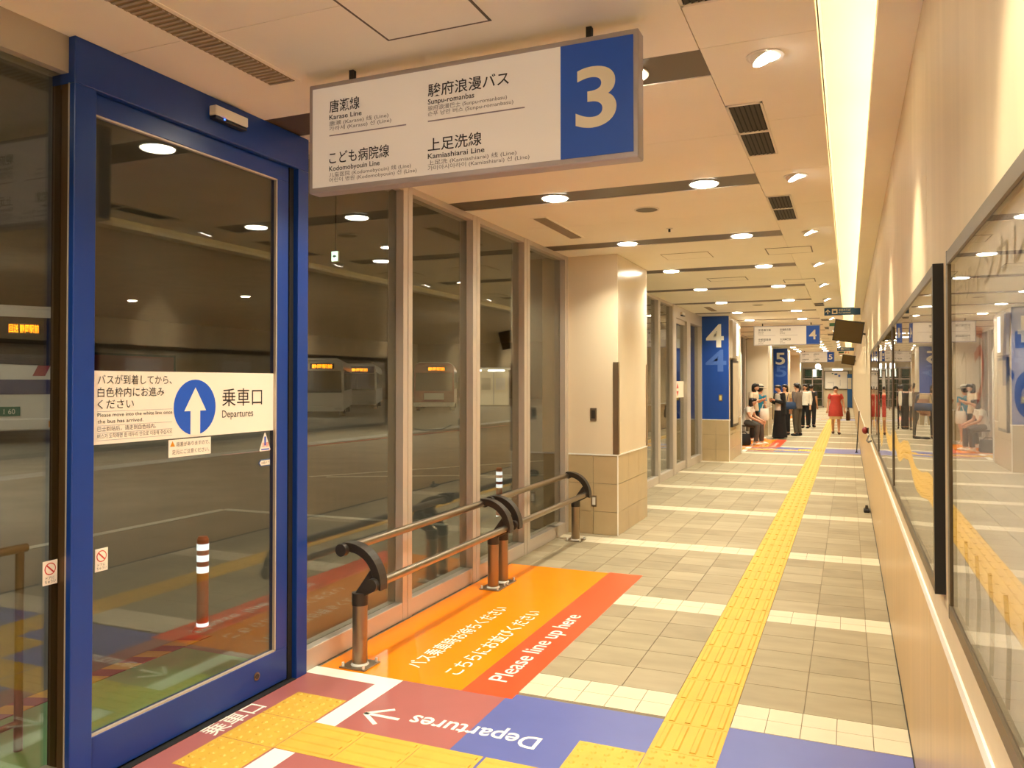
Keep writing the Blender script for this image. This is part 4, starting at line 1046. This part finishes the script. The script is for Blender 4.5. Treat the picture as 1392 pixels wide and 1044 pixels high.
STAND = dict(pelvis=(0, 0, .90), spine=(0, .01, 1.08), chest=(0, 0, 1.24), neck=(0, .01, 1.37), head=(0, -.015, 1.50),
             shL=(-.165, 0, 1.31), elL=(-.20, .03, 1.04), wrL=(-.20, -.05, .82), shR=(.165, 0, 1.31), elR=(.20, .03, 1.04), wrR=(.20, -.05, .82),
             hipL=(-.085, 0, .87), knL=(-.09, -.02, .47), anL=(-.09, .02, .085), hipR=(.085, 0, .87), knR=(.09, -.02, .47), anR=(.09, .02, .085))
def person(loc, heading, height, label, pose=None, top=('c_white', .5), bottom=('trousers', 'c_dark'), hair='short', shoes='c_dark', extras=None, hem=None, jacket=None):
    J = dict(STAND); J.update(pose or {}); k = height / 1.62
    J = {a: Vector(b) for a, b in J.items()}
    o = root('person', loc, label, 'person'); local(o); o.rotation_euler = (0, 0, heading); o.scale = (k, k, k)
    V = []; Rr = []; E = []; idx = {}
    def vert(n, p, r): idx[n] = len(V); V.append(tuple(p)); Rr.append(r if isinstance(r, tuple) else (r, r)); return idx[n]
    def edge(a, b): E.append((idx[a], idx[b]))
    hd = J['head']; nk = J['neck']; up = (hd - nk).normalized()
    vert('pelvis', J['pelvis'], (.125, .10)); vert('spine', J['spine'], (.115, .085)); vert('chest', J['chest'], (.135, .095)); vert('neck', nk, .05)
    vert('jaw', hd - up * .055 + Vector((0, -.012, 0)), (.060, .066)); vert('mid', hd, (.074, .088)); vert('crown', hd + up * .068, (.062, .075))
    for a, b in (('pelvis', 'spine'), ('spine', 'chest'), ('chest', 'neck'), ('neck', 'jaw'), ('jaw', 'mid'), ('mid', 'crown')): edge(a, b)
    vert('nose', hd + Vector((0, -.098, -.012)), .012); edge('mid', 'nose')
    for s, sx in (('L', -1), ('R', 1)):
        vert('ear' + s, hd + Vector((sx * .083, .012, -.01)), (.012, .02)); edge('mid', 'ear' + s)
        sh, el, wr = J['sh' + s], J['el' + s], J['wr' + s]
        vert('sh' + s, sh, .055); vert('el' + s, el, .040); vert('fo' + s, el.lerp(wr, .4), .040); vert('wr' + s, wr, .026)
        edge('chest', 'sh' + s); edge('sh' + s, 'el' + s); edge('el' + s, 'fo' + s); edge('fo' + s, 'wr' + s)
        d = (wr - el).normalized(); side = d.cross(Vector((0, 1, 0.3))); side = side.normalized() if side.length > .1 else Vector((1, 0, 0))
        nrm = side.cross(d).normalized()
        pm = wr + d * .055; vert('pm' + s, pm, (.034, .018)); edge('wr' + s, 'pm' + s)
        for q, (ln, so) in enumerate(((.058, -.027), (.070, -.009), (.066, .009), (.050, .026))):
            a = pm + d * .035 + side * so; b = a + d * ln * .55 + nrm * .008; c = b + d * ln * .35 + nrm * .022
            vert(f'f{q}a{s}', a, .0095); vert(f'f{q}b{s}', b, .0085); vert(f'f{q}c{s}', c, .0075)
            edge('pm' + s, f'f{q}a{s}'); edge(f'f{q}a{s}', f'f{q}b{s}'); edge(f'f{q}b{s}', f'f{q}c{s}')
        a = wr + d * .03 - side * .036 * sx; b = a + d * .035 - side * .018 * sx + nrm * .012
        vert('ta' + s, a, .011); vert('tb' + s, b, .009); edge('wr' + s, 'ta' + s); edge('ta' + s, 'tb' + s)
        hp, kn, an = J['hip' + s], J['kn' + s], J['an' + s]
        vert('hip' + s, hp, .085); vert('kn' + s, kn, .055); vert('ca' + s, kn.lerp(an, .35) + Vector((0, .012, 0)), .054); vert('an' + s, an, .034)
        edge('pelvis', 'hip' + s); edge('hip' + s, 'kn' + s); edge('kn' + s, 'ca' + s); edge('ca' + s, 'an' + s)
        vert('heel' + s, an + Vector((0, .03, -.05)), .026); vert('toe' + s, an + Vector((sx * .015, -.13, -.062)), (.034, .020)); edge('an' + s, 'heel' + s); edge('an' + s, 'toe' + s)
    me = bpy.data.meshes.new('body'); me.from_pydata(V, E, [])
    tmp = bpy.data.objects.new('tmp', me); COL.objects.link(tmp)
    tmp.modifiers.new('skin', 'SKIN'); tmp.modifiers.new('sub', 'SUBSURF').levels = 1
    tmp.modifiers['skin'].use_smooth_shade = True
    if not me.skin_vertices: me.attributes.new('skin', 'SKIN', 'POINT')
    for i, sv in enumerate(me.skin_vertices[0].data):
        sv.radius = Rr[i]; sv.use_root = (i == 0)
    bm_me = bpy.data.meshes.new_from_object(tmp.evaluated_get(bpy.context.evaluated_depsgraph_get()))
    bpy.data.objects.remove(tmp); bpy.data.meshes.remove(me)
    bm_me.materials.clear(); bm_me.materials.append(M['skin'])
    for p in bm_me.polygons: p.use_smooth = True
    newobj('body', bm_me, o)
    for sx in (-1, 1):
        MB().ell(hd + Vector((sx * .031, -.086, .006)), (.013, .007, .007), 8, 6).build('eye', 'eye', o, smooth=True)
    MB().ell(hd + Vector((0, -.084, -.048)), (.022, .008, .007), 8, 6).build('mouth', 'lip', o, smooth=True)
    # hair
    h = MB().ell(hd + Vector((0, .022, .026)), (.089, .094, .088), 16, 10)
    h.ell(hd + Vector((0, -.045, .062)), (.075, .05, .045), 12, 8)
    if hair in ('long', 'bob'):
        ln = .30 if hair == 'long' else .15
        h.loft([(hd.x, hd.y + .03, hd.z + .03, .092, .085), (hd.x, hd.y + .045, hd.z - .06, .094, .070), (hd.x, hd.y + .05, hd.z - ln * .7, .088, .055), (hd.x, hd.y + .055, hd.z - ln, .06, .035)], 14)
    if hair == 'tail':
        h.tube([hd + Vector((0, .10, .03)), hd + Vector((.03, .14, -.04)), hd + Vector((.05, .12, -.16))], [.035, .035, .012], 8)
    h.build('hair', 'hair', o, smooth=True)
    # clothing
    P, S, C, N = J['pelvis'], J['spine'], J['chest'], J['neck']
    tm, sl = top
    hz = hem if hem is not None else P.z - .06
    b = MB()
    lean = lambda t: P.lerp(N, t)
    hr = .235 if hem is not None else .175
    b.loft([(P.x, P.y, hz, hr, hr * .8), (P.x, P.y, P.z + .02, .168 + (hr - .175) * .7, .130 + (hr - .175) * .5), (S.x, S.y, S.z, .155, .115), (C.x, C.y, C.z - .02, .178, .125), (C.x, C.y, C.z + .06, .182, .112), (N.x, N.y, N.z - .035, .10, .075), (N.x, N.y, N.z, .062, .058)], 18)
    for s in 'LR':
        sh, el, wr = J['sh' + s], J['el' + s], J['wr' + s]
        base = C.lerp(sh, .6)
        pth = [base, sh, sh.lerp(el, .5)] if sl < .6 else [base, sh, sh.lerp(el, .5), el, el.lerp(wr, .85)]
        b.tube(pth, [.060, .060, .058] if sl < .6 else [.070, .070, .060, .052, .044], 12)
    b.build('shirt', tm, o, smooth=True)
    if jacket:
        b = MB()
        b.loft([(P.x + .02, P.y + .03, hz - .12, .20, .13), (P.x + .02, P.y + .03, P.z, .188, .128), (S.x + .02, S.y + .03, S.z, .178, .115), (C.x + .015, C.y + .03, C.z + .04, .192, .110), (N.x, N.y + .03, N.z - .02, .10, .065)], 18)
        for s in 'LR':
            sh, el, wr = J['sh' + s], J['el' + s], J['wr' + s]
            b.tube([C.lerp(sh, .6), sh, sh.lerp(el, .5), el, el.lerp(wr, .9)], [.075, .080, .070, .062, .052], 12)
        b.build('cardigan', jacket, o, smooth=True)
    bk, bc = bottom
    if bk == 'skirt':
        z1 = extras.get('skirt_hem', .5) if extras else .5
        w = .20 if z1 > .3 else .25
        MB().loft([(P.x, P.y, z1, w, w * .85), (P.x, P.y, (P.z + z1) / 2, .20, .16), (P.x, P.y, P.z - .02, .172, .132), (P.x, P.y, P.z + .10, .140, .108)], 18).build('skirt', bc, o, smooth=True)
    else:
        b = MB().loft([(P.x, P.y, P.z - .10, .165, .125), (P.x, P.y, P.z, .165, .125), (P.x, P.y, P.z + .12, .145, .112)], 16)
        for s in 'LR':
            hp, kn, an = J['hip' + s], J['kn' + s], J['an' + s]
            e = an if bk == 'trousers' else kn.lerp(hp, .1)
            b.tube([hp + Vector((0, 0, .03)), hp.lerp(kn, .5), kn] + ([kn.lerp(an, .5), an + Vector((0, 0, .02))] if bk == 'trousers' else []), [.100, .092, .074] + ([.068, .060] if bk == 'trousers' else []), 12)
        b.build('trousers', bc, o, smooth=True)
    for s, sx in (('L', -1), ('R', 1)):
        an = J['an' + s]
        MB().ell(an + Vector((sx * .006, -.055, -.048)), (.050, .135, .042), 14, 8).ell(an + Vector((0, .02, -.025)), (.044, .055, .05), 12, 8).build('shoe', shoes, o, smooth=True)
    return o, k
PHONE = dict(elL=(-.21, -.02, 1.06), wrL=(-.07, -.24, 1.12), elR=(.21, -.02, 1.06), wrR=(.08, -.24, 1.14), head=(0, -.06, 1.485))
# 1 seated on the rail, facing the corridor
person((-2.42, 21.55, 0), math.radians(78), 1.6, 'person in check trousers sitting on the rail beside pillar four',
       dict(pelvis=(0, .06, .58), spine=(0, .04, .74), chest=(0, -.01, .90), neck=(0, -.07, 1.02), head=(0, -.13, 1.13), shL=(-.16, -.03, .97), shR=(.16, -.03, .97), elL=(-.21, -.10, .74), wrL=(-.14, -.30, .64), elR=(.21, -.10, .74), wrR=(.12, -.32, .64),
            hipL=(-.09, .05, .56), knL=(-.13, -.28, .52), anL=(-.13, -.24, .085), hipR=(.09, .05, .56), knR=(.13, -.30, .50), anR=(.14, -.30, .085)),
       top=('c_white', .5), bottom=('trousers', 'c_check'), hair='bob', shoes='c_white')
# 2 standing in beige, head bowed
person((-2.42, 22.75, 0), math.radians(70), 1.64, 'person in beige T-shirt with bowed dark hair standing behind the seated one',
       dict(PHONE, head=(0, -.07, 1.47)), top=('c_beige', .5), bottom=('trousers', 'c_black'), hair='bob', shoes='c_white')
# 3 in hat and blue shirt
_, k3 = person((-2.33, 23.62, 0), math.radians(150), 1.52, 'person in white sun hat and bright blue shirt in the queue', None, top=('c_blue', .5), bottom=('shorts', 'c_pink'), hair='short', shoes='c_white')
# 4 black long skirt and cardigan
person((-1.85, 24.25, 0), math.radians(-52), 1.58, 'person in black cardigan and long black skirt looking at a phone', PHONE, top=('c_white', .5), bottom=('skirt', 'c_black'), hair='short', shoes='c_black', extras={'skirt_hem': .04}, jacket='c_black')
# 5 behind
person((-1.82, 26.0, 0), math.radians(-20), 1.58, 'person in yellowish top half hidden behind the black cardigan', None, top=('c_cream', .5), bottom=('trousers', 'c_dark'), hair='long')
# 6 grey top, blue bag
person((-1.44, 25.6, 0), math.radians(-120), 1.62, 'person in grey top and brown trousers carrying a blue shoulder bag', dict(elL=(-.22, -.06, 1.05), wrL=(-.12, -.22, 1.02)), top=('c_grey', .9), bottom=('trousers', 'c_khaki'), hair='tail')
# 7 white top
person((-1.42, 30.0, 0), math.radians(-15), 1.58, 'person in white top and black trousers near the end of the queue', None, top=('c_white', .9), bottom=('trousers', 'c_black'), hair='long', shoes='c_black')
# 8 man in dark clothes
person((-1.25, 30.7, 0), math.radians(165), 1.56, 'person in dark clothes with short hair last in the queue', None, top=('c_dark', .5), bottom=('trousers', 'c_dark'), hair='short', shoes='c_black')
# 9 red dress walking
person((-0.38, 27.0, 0), math.radians(4), 1.52, 'person in red tunic walking along the yellow tactile strip',
       dict(knL=(-.09, -.08, .48), anL=(-.08, .10, .10), knR=(.09, -.06, .47), anR=(.09, -.12, .085), elL=(-.24, .03, 1.06), wrL=(-.26, -.06, .84), elR=(.24, .03, 1.06), wrR=(.27, -.05, .84)),
       top=('c_red', .5), bottom=('skirt', 'c_cream'), hair='tail', shoes='c_brown', hem=.60, extras={'skirt_hem': .50})
# things they hold
o = root('sun_hat', (-2.33, 23.62, 1.465), 'white wide brimmed sun hat on the person in blue', 'hat'); local(o); o.rotation_euler = (math.radians(-8), 0, 0)
MB().loft([(0, 0, 0, .175, .18), (0, 0, .012, .17, .175), (0, 0, .02, .105, .11), (0, 0, .09, .098, .10), (0, 0, .115, .06, .065)], 20).build('crown', 'c_hat', o, smooth=True)
MB().loft([(0, 0, .02, .108, .113), (0, 0, .05, .106, .111)], 20).build('ribbon', 'c_black', o, smooth=True)
def bag(loc, rz, w, h, d, m, label, strap):
    o = root('bag', loc, label, 'bag'); local(o); o.rotation_euler = (0, 0, rz)
    MB().loft([(0, 0, 0, w * .42, d * .4), (0, 0, h * .15, w * .5, d * .5), (0, 0, h * .7, w * .46, d * .42), (0, 0, h, w * .42, d * .12)], 14).build('pouch', m, o, smooth=True)
    for s in (-.5, .5):
        MB().tube([(-w * .28, s * d * .15, h * .95), (-w * .15, s * d * .15, h + strap), (w * .15, s * d * .15, h + strap), (w * .28, s * d * .15, h * .95)], .010, 6).build('strap', m, o, smooth=True)
bag((-2.10, 22.46, .60), .3, .26, .32, .10, 'c_white', 'white plastic tote bag held by the person in beige', .12)
bag((-1.62, 25.25, .82), .2, .36, .22, .14, 'c_bagblue', 'dark blue shoulder bag carried by the person in grey', .25)
bag((-0.02, 26.85, .44), 1.2, .26, .30, .10, 'c_brown', 'brown handbag carried by the person in red', .10)
bag((-2.52, 21.2, 0.0), .4, .42, .30, .22, 'c_black', 'black bag lying on the floor under the seated person', .05)
o = root('phone', (-2.03, 24.09, 1.13), 'phone held by the person in the black cardigan', 'phone'); local(o); o.rotation_euler = (math.radians(50), 0, math.radians(-52))
MB().box(-.035, .035, -.004, .004, -.07, .07).build('casing', 'c_black', o, bevel=.003); MB().box(-.031, .031, .004, .0045, -.06, .06).build('screen', 'bus_glass', o)

for ob in scn.objects:
    if '_w' in ob.keys(): del ob['_w']
